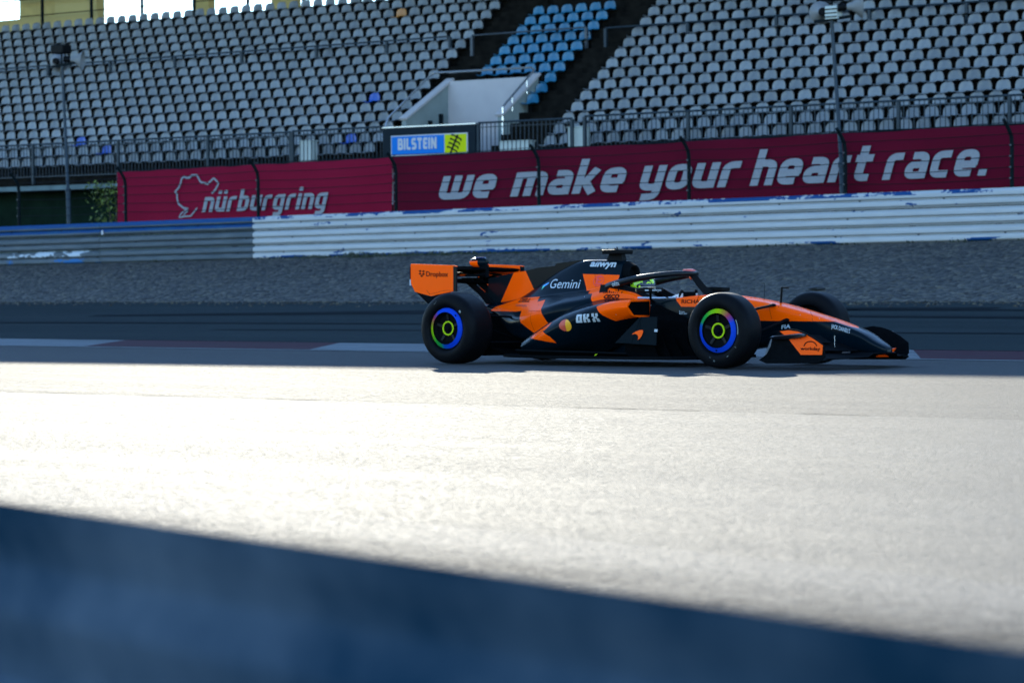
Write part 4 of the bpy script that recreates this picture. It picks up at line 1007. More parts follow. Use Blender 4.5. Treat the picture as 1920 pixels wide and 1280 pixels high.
# pitot and aerial on the nose
mb = MB(); mb.tube([(.117, 0, .60), (.13, 0, .765)], .011, 6); mb.tube([(.13, 0, .762), (.21, .0, .755)], .007, 6); mb.build('pitot_tube', M['black'], car)
mb = MB(); mb.tube([(-.077, 0, .63), (-.076, 0, .80)], .0025, 5); mb.build('aerial', M['dark_steel'], car)

# wheels ------------------------------------------------------------------
def rim_mat(name, rot):
    mt, t, b = new_mat(name)
    tc = N(t, 'ShaderNodeTexCoord'); sx = N(t, 'ShaderNodeSeparateXYZ'); t.links.new(tc.outputs['Object'], sx.inputs[0])
    ang = math_(t, 'ARCTAN2', sx.outputs[2], sx.outputs[0]); f = math_(t, 'FRACT', math_(t, 'ADD', math_(t, 'DIVIDE', ang, 2*math.pi), rot))
    cr = N(t, 'ShaderNodeValToRGB'); t.links.new(f, cr.inputs[0]); e = cr.color_ramp.elements
    stops = [(0, (0.003, 0.04647, 0.4335)), (.07, (0.004, 0.04647, 0.408)), (.10, (0.125, 0.033, 0.18)), (.14, (0.275, 0.0385, 0.06)), (.19, (0.275, 0.193, 0.018)), (.24, (0.25, 0.396, 0)), (.30, (0.15, 0.396, 0.006)), (.36, (0.015, 0.275, 0.024)), (.43, (0.01, 0.209, 0.06)), (.46, (0.002, 0.0715, 0.306)), (.52, (0.0024, 0.03932, 0.4182)), (1, (0.003, 0.04647, 0.4335))]
    e[0].position, e[0].color = stops[0][0], (*stops[0][1], 1); e[1].position, e[1].color = 1, (*stops[-1][1], 1)
    for p, c in stops[1:-1]: n = e.new(p); n.color = (*c, 1)
    t.links.new(cr.outputs[0], b.inputs['Base Color']); b.inputs['Roughness'].default_value = .5; b.inputs['Specular IOR Level'].default_value = .05
    return mt
rim_f, rim_r = rim_mat('rainbow_rim_front', 0), rim_mat('rainbow_rim_rear', -.27)
lime = plain('lime_ring', (.34, .50, .004), .5, spec=.1)
dish = plain('wheel_cover_black', (.002, .0025, .003), .6, spec=.03)
spoke_m = plain('spoke_black', (.004, .005, .006), .5, spec=.15)
side_mark = plain('sidewall_marking', (.16, .19, .18), .6)
def wheel(x, s, front):
    Rt = .3655 if front else .368; zc = .3525 if front else .355; wd = .28 if front else .375; yo = .95
    w_o = empty('wheel', (x, s*yo, zc), (0, 0, 0), car)
    ax = (0, -s, 0)                          # inwards
    def L(pr, name, mat, par, n=64, sm_=35, closed=False):
        mb = MB(); mb.lathe(pr, (0, 0, 0), ax, n, closed=closed); return mb.build(name, mat, par, smooth=sm_)
    e = .0
    pr = [(.232, .012), (.240, .004), (.262, -.004), (.295, -.003), (.330, .010), (.350, .026), (Rt-.004, .052), (Rt-.001, .085), (Rt, wd/2), (Rt-.001, wd-.085), (Rt-.005, wd-.052), (.348, wd-.026), (.326, wd-.010), (.27, wd+.002), (.235, wd-.008), (.225, wd-.03), (.225, .03)]
    ty = L(pr, 'tyre', tyre_m, w_o, 96, 40, True)
    deep = .052 if not front else .036
    rm = L([(.231, .02), (.229, .014), (.2145, .026), (.2135, .032)], 'rim', dish, w_o)
    L([(.2125, .028), (.2110, .022), (.170, -.003), (.1685, -.001), (.1690, .004), (.2100, .030)], 'colour_ring', rim_f if front else rim_r, rm)
    L([(.2085, .0345), (.1675, .006), (.166, .001), (.162, .023), (.152, .030), (.14, deep), (.085, deep+.006), (.080, deep-.002), (.0, deep-.002)], 'wheel_cover', dish, rm)
    L([(.076, deep-.004), (.074, deep-.010), (.060, deep-.010), (.058, deep-.004)], 'lime_ring', lime, rm)
    L([(.057, deep-.003), (.030, deep-.003), (.026, deep-.022), (.018, deep-.026), (0, deep-.026)], 'wheel_nut', carb, rm)
    L([(.235, wd-.03), (.21, wd-.05), (.10, wd-.03), (0, wd-.03)], 'inner_cover', carb_m, rm)
    # spokes seen as faint radial ribs on the cover
    mb = MB()
    for k in range(5):
        a = k*2*math.pi/5+.35; p = Vector((math.cos(a), 0, math.sin(a)))
        mb.bar(p*.085+Vector((0, -s*(deep+.0), 0)), p*.150+Vector((0, -s*(deep-.010), 0)), .028, .010, up=(0, 1, 0))
    mb.build('spoke', spoke_m, rm)
    mb = MB(); a = R(45) if not front else R(-92)
    mb.lathe([(0, 0), (.011, 0), (.011, .003), (0, .003)], (math.cos(a)*.187, -s*.008, math.sin(a)*.187), (0, s, 0), 14); mb.build('valve_hole', dish, rm)
    # faint markings moulded and printed on the sidewall
    def arc_text(txt, a_mid, rad, size, mat=side_mark):
        V, F = text_poly(txt, size, .02*0); wdt = max(v[0] for v in V); out = []
        for vx, vy in V:
            a_ = a_mid-(vx-wdt/2)/rad if s < 0 else a_mid+(vx-wdt/2)/rad
            r_ = rad+vy; out.append((r_*math.cos(a_), s*.0055, r_*math.sin(a_)))
        mb = MB(); mb.add(out, F); mb.build('sidewall_lettering', mat, ty, fix=False)
    if s < 0:
        if front:
            arc_text('ooo', R(-62), .272, .018); arc_text('I', R(-35), .262, .03); arc_text('18', R(-95), .283, .022); arc_text('oo', R(-106), .262, .016)
            mb = MB(); lay = ribbon([(.25*math.cos(R(a)), .25*math.sin(R(a))) for a in range(-8, 26, 3)], .010, rad=.01)
            mb.add([(vx, s*.006, vz) for vx, vz, _ in lay[0]], lay[1]); mb.build('sidewall_stripe', side_mark, ty, fix=False)
        else:
            arc_text('ooooo', R(118), .288, .012); arc_text('oo', R(113), .30, .014)
            mb = MB(); q = [(.268*math.cos(R(a)), .268*math.sin(R(a))) for a in (38, 44)]; vs, fs = ribbon(q, .022)
            mb.add([(vx, s*.006, vz) for vx, vz, _ in vs], fs); mb.build('sidewall_label', side_mark, ty, fix=False)
    return w_o
for s in (-1, 1): wheel(0, s, True); wheel(-3.4, s, False)
# suspension arms (flattened tubes) and brake ducts
def arm(a, c, r_=.018, flat=.4):
    mb = MB(); a, c = Vector(a), Vector(c); mb.tube([a, a.lerp(c, .08), a.lerp(c, .92), c], [r_*1.3, r_, r_, r_*.9], 8, flat=flat); return mb.build('suspension_arm', carb, car, smooth=50)
for s in (-1, 1):
    arm((.13, s*.16, .590), (-.0, s*.70, .505), .038, .35); arm((-.30, s*.22, .60), (-.0, s*.70, .505), .034, .35)
    arm((.29, s*.16, .448), (.0, s*.70, .22), .042, .32); arm((-.22, s*.2, .40), (.0, s*.70, .22), .036, .35); arm((-.05, s*.19, .36), (.0, s*.68, .46), .022, .6)
    arm((-3.05, s*.2, .46), (-3.4, s*.62, .50), .028); arm((-3.62, s*.1, .44), (-3.4, s*.62, .50), .028); arm((-2.95, s*.2, .20), (-3.4, s*.62, .2), .03); arm((-3.6, s*.12, .22), (-3.4, s*.62, .2), .03); arm((-3.1, s*.2, .25), (-3.4, s*.6, .42), .018)
    for x in (0, -3.4): mb = MB(); mb.lathe([(.03, 0), (.155, .0), (.155, .10), (.05, .12)], (x, s*(.67 if x == 0 else .58), .355), (0, s, 0), 20); mb.build('brake_duct', carb_m, car, smooth=40)
# vertical vanes behind the front wheel and under the near front wing (pale slotted plate)
for s in (-1, 1):
    mb = MB(); pl = poly([(1436, 632), (1447, 636), (1438, 669), (1421, 671)], -.80)
    mb.plate(pl, 'y', s*.70, .01); mb.build('brake_duct_plate', plain('pale_plate', (.16, .18, .21), .4, .3), car)

# front wing ----------------------------------------------------------------
HWF = .77
fw = empty('front_wing', (0, 0, 0), (0, 0, 0), car)
ORtip = livery('front_flap_paint', [[(-9, -9), (9, -9), (9, -8)]])
def wing(name, f, mat, n=28, y0=-.755, y1=.755):
    """aerofoil: f(y) -> leading x, z, trailing x, z, thickness"""
    rings = []
    for i in range(n+1):
        y = y0+(y1-y0)*i/n; xl, zl, xt, zt, th = f(y); ring = []
        for u in (0, .08, .25, .55, .8, 1.0, .8, .55, .25, .08):
            pass
        up_, lo_ = [], []
        for u in (0, .06, .2, .45, .75, 1):
            x = xl+(xt-xl)*u; z = zl+(zt-zl)*(u**1.5); h = th*math.sqrt(max(0, u))*(1-u)*1.9+.002
            up_.append((x, y, z+h*.45)); lo_.append((x, y, z-h*.75))
        rings.append(up_+lo_[::-1])
    mb = MB(); mb.loft(rings); return mb.build(name, mat, fw, smooth=40)
lead = lambda y: 1.375-.31*(abs(y)/.755)**1.1
wing('main_plane', lambda y: (lead(y), .105+.03*(abs(y) < .25)-.02*(abs(y)/.86), lead(y)-.30, .120+.04*(abs(y)/.86), .028), carb)
wing('flap', lambda y: (lead(y)-.24, .150+.02*(abs(y)/.86), lead(y)-.42, .215+.04*(abs(y)/.86), .022), carb, 10, -.755, -.14)
wing('flap', lambda y: (lead(y)-.24, .150+.02*(abs(y)/.86), lead(y)-.42, .215+.04*(abs(y)/.86), .022), carb, 10, .14, .755)
wing('flap', lambda y: (lead(y)-.37, .225+.02*(abs(y)/.86), lead(y)-.50, .285+.05*(abs(y)/.86), .018), carb, 8, -.755, -.3)
wing('flap', lambda y: (lead(y)-.37, .225+.02*(abs(y)/.86), lead(y)-.50, .285+.05*(abs(y)/.86), .018), carb, 8, .3, .755)
for s in (-1, 1):
    q = [(1.10, s*.16, .086), (1.19, s*.28, .088), (1.255, s*.28, .172), (1.20, s*.20, .156)]      # orange outer tip of the upper flap
    if s < 0: q = [(x-.25, y, z-.01) for x, y, z in q]
    mb = MB(); mb.add(q+[(x-.012, y, z) for x, y, z in q], [(0, 1, 2, 3), (7, 6, 5, 4), (0, 4, 5, 1), (1, 5, 6, 2), (2, 6, 7, 3), (3, 7, 4, 0)]); mb.build('flap_tip', or_plain if s > 0 else carb, fw)
    # endplate
    ep = poly([(1447, 622), (1462, 619), (1470, 617.5), (1479, 616), (1496, 618.5), (1511, 624), (1530, 635), (1546, 648), (1547, 669), (1541, 676), (1520, 680), (1470, 678), (1425, 674), (1438, 664), (1446, 648), (1449, 632), (1461, 622)], -HWF)
    mb = MB(); mb.plate(ep, 'y', s*HWF-.008, .016); epo = mb.build('endplate', carb, fw)
    pan = poly([(1462.5, 621), (1479, 619), (1496, 621.5), (1511, 627), (1528, 637), (1543, 647.5), (1541.5, 665), (1502, 665), (1480, 636.5), (1478, 633)], -HWF-.01)
    mb = MB(); mb.plate(pan, 'y', s*(HWF+.012)-.003, .006); pno = mb.build('endplate_panel', or_plain, epo)
    if s < 0: HULL.append(pno); near_ep = epo
    dp = poly([(1443, 632.5), (1449, 629.5), (1478, 627), (1500, 624.8), (1508, 627), (1508.5, 630.5), (1497, 634), (1470, 636.5), (1449, 637)], -HWF-.05)
    mb = MB(); mb.loft([[(x, s*(HWF+.013), z) for x, z in dp], [(x, s*(HWF+.055), z) for x, z in dp], [(x*.86+.14*.82, s*(HWF+.07), z*.7+.3*.30) for x, z in dp]]); mb.build('dive_plane', plain('dive_plane_black', (.003, .004, .006), .3, spec=.2), epo, smooth=40)
    ft = poly([(1425, 674), (1540, 671), (1545, 676), (1538, 681), (1440, 681)], -HWF)
    mb = MB(); mb.plate(ft, 'y', s*(HWF-.02)-.06, .12); mb.build('footplate', carb, epo, bevel=.008)
    mb = MB(); mb.tube([(lead(HWF)-.03, s*HWF, .085), (lead(HWF)-.11, s*HWF, .09)], [.018, .028], 8); mb.build('endplate_pod', carb, epo, smooth=40)
for s in (-1, 1):
    mb = MB(); mb.loft([[(1.16, s*.085-.012, .125), (1.02, s*.085-.012, .125), (1.02, s*.085+.012, .125), (1.16, s*.085+.012, .125)], [(1.14, s*.08-.01, .24), (.98, s*.08-.01, .24), (.98, s*.08+.01, .24), (1.14, s*.08+.01, .24)]]); mb.build('wing_pylon', carb, fw)
mb = MB(); mb.tube([(.92, -.30, .17), (.92, -.30, .30)], .004, 5); mb.tube([(.92, .30, .17), (.92, .30, .30)], .004, 5); mb.build('flap_link', M['bright_steel'], fw)

# rear wing ------------------------------------------------------------------
HWR = .565
rw = empty('rear_wing', (0, 0, 0), (0, 0, 0), car)
for s in (-1, 1):
    ep = poly([(771, 496), (851, 499), (857, 500), (856.5, 546), (851, 546), (809, 555), (779, 547), (771, 530)], -HWR)
    mb = MB(); mb.plate(ep, 'y', s*HWR-.009, .018); epo = mb.build('endplate', livery('endplate_paint', [poly([(765, 490), (850.7, 490), (850.7, 600), (765, 600)], -HWR)]), rw)
    if s < 0: HULL.append(epo); near_rep = epo
    lo = poly([(780, 547.5), (809, 555.5), (822, 552), (842, 548), (830, 575), (802, 569)], -HWR)
    mb = MB(); mb.loft([[(x, s*HWR, z) for x, z in lo], [(x, s*(HWR-.03), z) for x, z in lo]]); mb.build('lower_endplate', carb, epo)
    mb = MB(); mb.box((ep[0][0]-.012, s*HWR-.012, .87), (ep[0][0], s*HWR+.012, .995)); mb.build('rear_marker_light', M['black'], epo)
    mb = MB(); mb.box((ep[0][0]-.013, s*HWR-.013, .80), (ep[0][0], s*HWR+.013, .865)); mb.build('rear_marker_light', white_d, epo)
    mb = MB(); hx = [cpx(px, py, -HWR) for px, py in ((771.5, 495.6), (851, 498.6), (857, 499.6))]
    mb.tube([(x, s*HWR, z) for x, z in hx], .008, 6); mb.build('endplate_edge', or_plain, epo, smooth=40)
def rwing(name, xl, zl, xt, zt, th, mat, lift=0):
    rings = []
    for i in range(17):
        y = (-1+2*i/16)*(HWR-.01); d_ = lift*(1-(abs(y)/HWR)**2); up_, lo_ = [], []
        for u in (0, .05, .15, .35, .6, .85, 1):
            x = xl+(xt-xl)*u; z = zl-d_+(zt-zl)*(u**1.6); h = th*math.sqrt(u)*(1-u)*2+.003; up_.append((x, y, z+h*.3)); lo_.append((x, y, z-h*.8))
        rings.append(up_+lo_[::-1])
    mb = MB(); mb.loft(rings); return mb.build(name, mat, rw, smooth=40)
or_wing, t, b = new_mat('rear_wing_underside'); tc = N(t, 'ShaderNodeTexCoord'); sx = N(t, 'ShaderNodeSeparateXYZ'); t.links.new(tc.outputs['Object'], sx.inputs[0])
yy = math_(t, 'ABSOLUTE', math_(t, 'ADD', sx.outputs[1], .02)); m1 = math_(t, 'ADD', math_(t, 'GREATER_THAN', yy, .44), math_(t, 'MULTIPLY', math_(t, 'GREATER_THAN', yy, .13), math_(t, 'LESS_THAN', yy, .27)))
t.links.new(mix(t, m1, (.002, .003, .004), ORANGE), b.inputs['Base Color']); b.inputs['Roughness'].default_value = .6; b.inputs['Specular IOR Level'].default_value = .02
rwing('main_plane', -3.64, .865, -4.02, .905, .035, carb_m, .035)
rwing('middle_flap', -3.74, .918, -4.12, .96, .03, or_wing, .01)
rwing('top_flap', -3.60, .968, -4.16, 1.005, .05, carb_m, 0)
for s in (-1, 1):
    mb = MB(); mb.loft([[(x-w_, s*y-.014, z), (x+w_, s*y-.014, z), (x+w_, s*y+.014, z), (x-w_, s*y+.014, z)] for x, y, z, w_ in ((-3.50, .075, .60, .055), (-3.60, .08, .70, .055), (-3.74, .085, .80, .06), (-3.83, .085, .88, .07))]); mb.build('pylon', carb, rw, smooth=40, bevel=.008)
mb = MB(); mb.loft([[(-3.70, -.03, .88), (-3.60, -.03, .88), (-3.60, .03, .88), (-3.70, .03, .88)], [(-3.70, -.028, 1.02), (-3.60, -.028, 1.02), (-3.60, .028, 1.02), (-3.70, .028, 1.02)]]); mb.build('actuator_post', carb, rw, bevel=.01)
mb = MB(); mb.lathe([(0, 0), (.035, .005), (.052, .05), (.056, .12), (.05, .19), (.03, .22), (0, .222)], (-3.83, 0, 1.045), (1, 0, .0), 16); pdm = mb.build('actuator_pod', livery('pod_paint', [[(-3.84, .98), (-3.70, .98), (-3.70, 1.06), (-3.84, 1.06)]]), rw, smooth=50)
mb = MB(); mb.lathe([(0, 0), (.058, 0), (.06, .008), (.055, .014), (0, .016)], (-3.70, 0, 1.085), (0, 0, 1), 20); mb.build('pod_cap', plain('pod_cap_blue', (.02, .04, .12), .15, .5), rw, smooth=40)
mb = MB(); mb.tube([(-3.65, 0, .95), (-3.80, -.02, .94), (-4.0, 0, .96)], .018, 6); mb.tube([(-3.62, .0, .92), (-3.7, -.25, .90)], .012, 6); mb.build('actuator_rod', carb, rw)
# ------------------------------------------------------------------ lettering and emblems laid on the bodywork
bpy.context.view_layer.update()
BV = []
for o in HULL:
    me = o.data; BV.append((o, BVHTree.FromPolygons([v.co.copy() for v in me.vertices], [list(p.vertices) for p in me.polygons])))
def cast(x, z, only=None):
    best = None
    for o, bv in BV:
        if only is not None and o is not only: continue
        h = bv.ray_cast(Vector((x, -3, z)), Vector((0, 1, 0)))
        if h[0] is not None and (best is None or h[0].y < best[0].y): best = (h[0], h[1], o)
    return best
def lay(name, V, F, mat, off=.004, only=None, subdiv=True):
    """V in (x, z[, layer]) of the car's side view -> mesh hugging the near side of the body"""
    bm = bmesh.new(); vs = [bm.verts.new((v[0], v[1], v[2] if len(v) > 2 else 0)) for v in V]
    for f in F:
        try: bm.faces.new([vs[i] for i in f])
        except ValueError: pass
    if subdiv:
        for _ in range(3):
            es = [e for e in bm.edges if e.calc_length() > .035]
            if not es: break
            bmesh.ops.triangulate(bm, faces=bm.faces); es = [e for e in bm.edges if e.calc_length() > .035]
            bmesh.ops.subdivide_edges(bm, edges=es, cuts=1)
    par = None; ys = []
    hits = {}
    for v in bm.verts:
        h = cast(v.co.x, v.co.y, only); hits[v] = h
        if h: ys.append(h[0].y); par = par or h[2]
    if not ys: bm.free(); return None
    ym = sorted(ys)[len(ys)//2]
    for v in bm.verts:
        h = hits[v]; l = v.co.z; y = h[0].y if h else ym
        v.co = Vector((v.co.x, y-off-.0012*l, v.co.y))
    me = bpy.data.meshes.new(name); bm.to_mesh(me); bm.free(); me.materials.append(mat)
    o = bpy.data.objects.new(name, me); COL.objects.link(o); o.parent = par
    return o
def px_text(s, p0, p1, hpx, y, mat, bold=.0, shear=0, only=None, name='lettering', stroke=None, off=.004, spacing=1.):
    """text whose baseline runs between two pixels on the plane y, cap height hpx pixels"""
    a, c = cpx(*p0, y), cpx(*p1, y); top = cpx(p0[0], p0[1]-hpx, y); hh = math.hypot(top[0]-a[0], top[1]-a[1])
    if stroke:
        V, F, wd = stroke_text(s, **stroke); cap = 1.0
    else:
        V, F = text_poly(s, 1, bold, 0, spacing); V = [(x, z, 0) for x, z in V]; wd = max(v[0] for v in V); cap = .70
    ex = ((c[0]-a[0])/wd, (c[1]-a[1])/wd); out = []
    for x, z, l in V: out.append((a[0]+ex[0]*x+shear*z/cap*hh, a[1]+ex[1]*x+z/cap*hh, l))
    return lay(name, out, F, mat, off, only)
def px_poly(name, pts, y, mat, only=None, off=.004):
    V = [(*cpx(px, py, y), 0) for px, py in pts]; return lay(name, V, [list(range(len(V)))], mat, off, only)
def A4(x, y): return (740+x/3.84, 440+y/3.84)
def B4(x, y): return (1200+x/3.6923, 440+y/3.6923)
def D5(x, y): return (980+x/5.3346, 450+y/5.3346)

px_text('Gemini', D5(238, 480), D5(565, 482), 17.0, -.17, white_d, .0, only=ec)
px_poly('emblem', [D5(148, 455), D5(212, 420), D5(206, 440), D5(178, 462), D5(158, 498)], -.17, plain('emblem_blue', (.06, .32, .70), .4), ec, .003)
px_poly('emblem', [D5(158, 498), D5(178, 462), D5(170, 458), D5(150, 462)], -.17, plain('emblem_green', (.05, .45, .30), .4), ec, .0045)
px_text('allwyn', D5(668, 262), D5(930, 266), 8.6, -.09, white_d, shear=.25, only=ec, stroke=dict(t=.27, shear=0, gap=.08))if False else None
px_text('allwyn', D5(662, 262), D5(935, 268), 11.5, -.09, white_d, .035, .2, ec)
px_text('E', D5(722, 440), D5(778, 440), 15.0, -.17, red_d, .03, 0, ec)
def ringpx(c, r_, t_, y, mat, only=None):
    q = [(c[0]+r_*math.cos(a*math.pi/14), c[1]+r_*math.sin(a*math.pi/14)) for a in range(28)]; Pq = [cpx(*p, y) for p in q]
    vs, fs = ribbon(Pq, t_, True, .001); return lay('ring_emblem', vs, fs, mat, .004, only)
ringpx(D5(746, 407), 9.6, .008, -.17, red_d, ec); px_poly('emblem', [D5(712, 402), D5(722, 398), D5(770, 402), D5(768, 410)], -.17, red_d, ec)
px_text('okta', D5(922, 462), D5(998, 450), 8.2, -.28, white_d, .02, only=None)
for i, (x, h) in enumerate([(808, 12), (826, 16), (846, 28), (866, 52), (886, 28), (906, 16), (926, 16), (946, 28), (966, 52), (986, 28), (1006, 14)]):
    px_poly('bar_emblem', [D5(x-5, 530), D5(x+5, 530), D5(x+6, 530-h), D5(x-4, 530-h)], -.30, dark_d)
px_text('CISCO', D5(818, 582), D5(974, 580), 6.8, -.32, dark_d, .045, .12)
px_text('DELL', A4(875, 484), A4(985, 482), 6.6, -.18, dark_d, .03, .3)
px_text('Technologies', A4(866, 515), A4(980, 516), 4.6, -.2, plain('decal_brown', (.20, .03, .008), .5), .0)
px_text('OKX', D5(535, 818), D5(748, 800), 17, -.72, white_d) if False else None
# blocky three-letter mark made of squares
def blocks(rows, x0, x1, ytop, ybot, slant, tilt, y):
    nr, nc = len(rows), len(rows[0]); V, F = [], []
    for i, rw_ in enumerate(rows):
        j = 0
        while j < nc:
            if rw_[j] != '#': j += 1; continue
            k = j
            while k < nc and rw_[k] == '#': k += 1
            c = []
            for jj, ii in ((j, i), (k, i), (k, i+1.0), (j, i+1.0)):
                fx = jj/nc; fy = ii/nr; px = x0+(x1-x0)*fx-slant*(fy-.5); py = ytop+(ybot-ytop)*fy+tilt*(fx-.5); c.append((*cpx(px, py, y), 0))
            o = len(V); V += c; F.append([o, o+1, o+2, o+3]); j = k
    return lay('lettering', V, F, white_d, .004)
blocks(['#####.##.##..##.##', '#####.##.##..##.##', '##.##.##.##..##.##', '##.##.####....###.', '##.##.####....###.', '##.##.##.##..##.##', '#####.##.##..##.##', '#####.##.##..##.##'], *(980+534/5.3346, 980+748/5.3346), 450+738/5.3346, 450+822/5.3346, 1.0, -2.6, -.74)
# two overlapping discs, red and amber
def disc_px(cx, cy, rx, ry, a0, a1, y, mat):
    pts = [(cx+rx*math.cos(R(a)), cy+ry*math.sin(R(a))) for a in range(a0, a1+1, 12)]; px_poly('disc_emblem', [D5(*p) for p in pts], y, mat, None, .0045)
disc_px(428, 852, 66, 60, 90, 270, -.73, plain('disc_red', (.50, .06, .03), .5)); disc_px(428, 852, 58, 60, -90, 90, -.73, plain('disc_amber', (.75, .33, .01), .5))
# speed mark on the side panel
BV_side = [o for o in car.children_recursive if o.name.startswith('side_panel')]
def flat(name, pts, y, mat, par=None):
    V = [cpx(px, py, y) for px, py in pts]; mb = MB(); mb.add([(x, y, z) for x, z in V], [tuple(range(len(V)))]); return mb.build(name, mat, par or car, fix=False)
flat('speed_mark', [D5(1090, 942), D5(1130, 915), D5(1170, 900), D5(1203, 900), D5(1204, 922), D5(1190, 958), D5(1170, 985), D5(1152, 998), D5(1156, 968), D5(1148, 948), D5(1126, 938)], -.760, or_plain)
flat('sticker', [D5(1318, 890), D5(1350, 893), D5(1346, 920), D5(1316, 916)], -.758, white_d)
flat('yellow_tick', [D5(712, 1158), D5(730, 1140), D5(748, 1136), D5(730, 1152)], -.79, lime)
# rear wing endplate
px_text('Dropbox', A4(228, 299), A4(386, 302), 9.2, -HWR-.01, dark_d, .012, only=near_rep)
for cx, cy in ((184, 262), (208, 264), (184, 281), (208, 283), (196, 297)):
    px_poly('diamond_emblem', [A4(cx-11, cy), A4(cx, cy-8), A4(cx+11, cy), A4(cx, cy+8)], -HWR-.01, dark_d, near_rep)
# front wing endplate
px_text('workday', B4(1112, 797), B4(1248, 800), 6.0, -HWF-.016, dark_d, .02, only=pno if False else None)
q = [B4(1180+44*math.cos(R(a)), 776+38*math.sin(R(a))) for a in range(-175, -4, 12)]
vs, fs = ribbon([cpx(*p, -HWF-.016) for p in q], .009, rad=.003); lay('arc_emblem', vs, fs, dark_d)
# nose and cockpit
px_text("JACK DANIEL'S", B4(1328, 645), B4(1452, 682), 7.6, -.14, white_d, .012)
px_text('FIA', B4(978, 652), B4(1040, 645), 7.2, -.17, plain('decal_pale_blue', (.35, .45, .55), .5), .03, .15)
px_text('RICHARD MILLE', (1281.5, 568.5), (1357, 569), 7.4, -.25, dark_d, .012)
px_text('Team', B4(254, 537), B4(290, 541), 3.6, -.33, white_d); px_text('Bahrain', B4(256, 550), B4(304, 552), 3.6, -.33, white_d)
px_text('allwyn', D5(1296, 508), D5(1385, 512), 4.6, -.67, white_d, .01, .2, near_mirror)
px_poly('sticker', [D5(1226, 496), D5(1262, 497), D5(1262, 508), D5(1226, 508)], -.67, white_d, near_mirror)
px_text('Android', (1203, 521.5), (1219, 518.5), 1.8, -.30, white_d) if False else None
# small stickers along the top of the nose
for (x, z, w_) in ((.32, .55, .10), (.70, .46, .07), (.86, .40, .08), (1.0, .355, .07)):
    V, F = text_poly('hot wire'[:5], .03); 
    h = None
    for o, bv in BV:
        if o is nose: h = bv
    out = []
    for vx, vy in V:
        hit = h.ray_cast(Vector((x+vx, -.045+vy, 2)), Vector((0, 0, -1))); out.append(hit[0]+Vector((0, 0, .004)) if hit[0] else Vector((x, 0, z)))
    mb = MB(); mb.add(out, F); mb.build('sticker', plain('sticker_brown', (.25, .05, .01), .5), nose, fix=False)

# panel gaps and fasteners
def px_seam(pts, y, wpx=.55, only=None):
    vs, fs = ribbon([cpx(*p, y) for p in pts], wpx/225., False, .001); lay('panel_gap', vs, fs, dark_d, .002, only)
px_seam([(1181, 566), (1181.5, 577), (1180.5, 588)], -.74)
px_seam([(998, 583), (1008, 582), (1030, 583)], -.3); px_seam([(1000, 584), (1001, 604), (1005, 620)], -.38)
px_seam([(1050, 560), (1052, 585)], -.35); px_seam([(1110, 515), (1118, 538)], -.17); px_seam([(1440, 571), (1446, 598)], -.19); px_seam([(1520, 583), (1524, 602)], -.15)
px_seam([(800, 544), (806, 552)], -HWR-.01, .8, near_rep); px_seam([(806, 552), (830, 545), (849, 544)], -HWR-.01, .5, near_rep)
for px, py, y in ((1058, 563, -.3), (1024, 571, -.2), (1062, 571, -.4), (1100, 556, -.3), (1456, 575, -.19), (1500, 590, -.16), (1535, 597, -.15), (1420, 590, -.19), (1175, 573, -.73), (1150, 590, -.74)):
    px_poly('fastener', [(px-.8, py), (px, py-.8), (px+.8, py), (px, py+.8)], y, white_d if (px+py) % 2 < 1 else dark_d, None, .002)
# ------------------------------------------------------------------ driver in the cockpit
drv = tag(empty('person', (CX-1.55, CY, .30)), 'driver in a lime and white helmet and dark suit, hands on the steering wheel', 'person')
def skin(name, nodes, edges, mat, parent, lv=2, root=0):
    me = bpy.data.meshes.new(name); me.from_pydata([n[0] for n in nodes], edges, []); o = bpy.data.objects.new(name, me); COL.objects.link(o); o.parent = parent
    o.modifiers.new('skin', 'SKIN'); sv = me.skin_vertices[0].data
    for i, n in enumerate(nodes): sv[i].radius = (n[1], n[1] if len(n) < 3 else n[2]); sv[i].use_root = (i == root)
    s = o.modifiers.new('sub', 'SUBSURF'); s.levels = lv; s.render_levels = lv; me.materials.append(mat)
    return o
suit, t, b = new_mat('racing_suit'); tc = N(t, 'ShaderNodeTexCoord'); sx = N(t, 'ShaderNodeSeparateXYZ'); t.links.new(tc.outputs['Object'], sx.inputs[0])
t.links.new(mix(t, math_(t, 'GREATER_THAN', sx.outputs[0], .47), (.012, .014, .018), (.6, .6, .6)), b.inputs['Base Color']); b.inputs['Roughness'].default_value = .8
nodes = [((.05, 0, .02), .13, .12), ((.0, 0, .18), .14, .13), ((-.03, 0, .32), .13, .12), ((-.02, 0, .40), .06), ((.0, 0, .46), .055)]
edges = [(0, 1), (1, 2), (2, 3), (3, 4)]
def add(n, parent): nodes.append(n); edges.append((parent, len(nodes)-1)); return len(nodes)-1
for s in (-1, 1):
    k = add(((.30, s*.08, .06), .085), 0); k = add(((.62, s*.09, .16), .065), k); k = add(((.95, s*.08, .04), .05), k)
    k = add(((-.0, s*.15, .33), .068), 2); k = add(((.20, s*.185, .26), .05), k); k = add(((.42, s*.155, .33), .038), k); k = add(((.485, s*.145, .355), .028), k)
    p = add(((.525, s*.14, .372), .026), k)
    for i, (dz, L) in enumerate(((.022, .9), (.006, 1.), (-.010, .95), (-.026, .78))):
        q = add(((.552, s*(.145), .376+dz), .009), p); q = add(((.575, s*.135, .376+dz*1.1), .0085), q); q = add(((.572, s*(.135-.022*L), .374+dz*1.1), .008), q)
    q = add(((.515, s*.115, .39), .010), p); add(((.535, s*.10, .398), .009), q)
body = skin('body', nodes, edges, suit, drv)
hm, t, b = new_mat('helmet_paint'); tc = N(t, 'ShaderNodeTexCoord'); sx = N(t, 'ShaderNodeSeparateXYZ'); t.links.new(tc.outputs['Object'], sx.inputs[0])
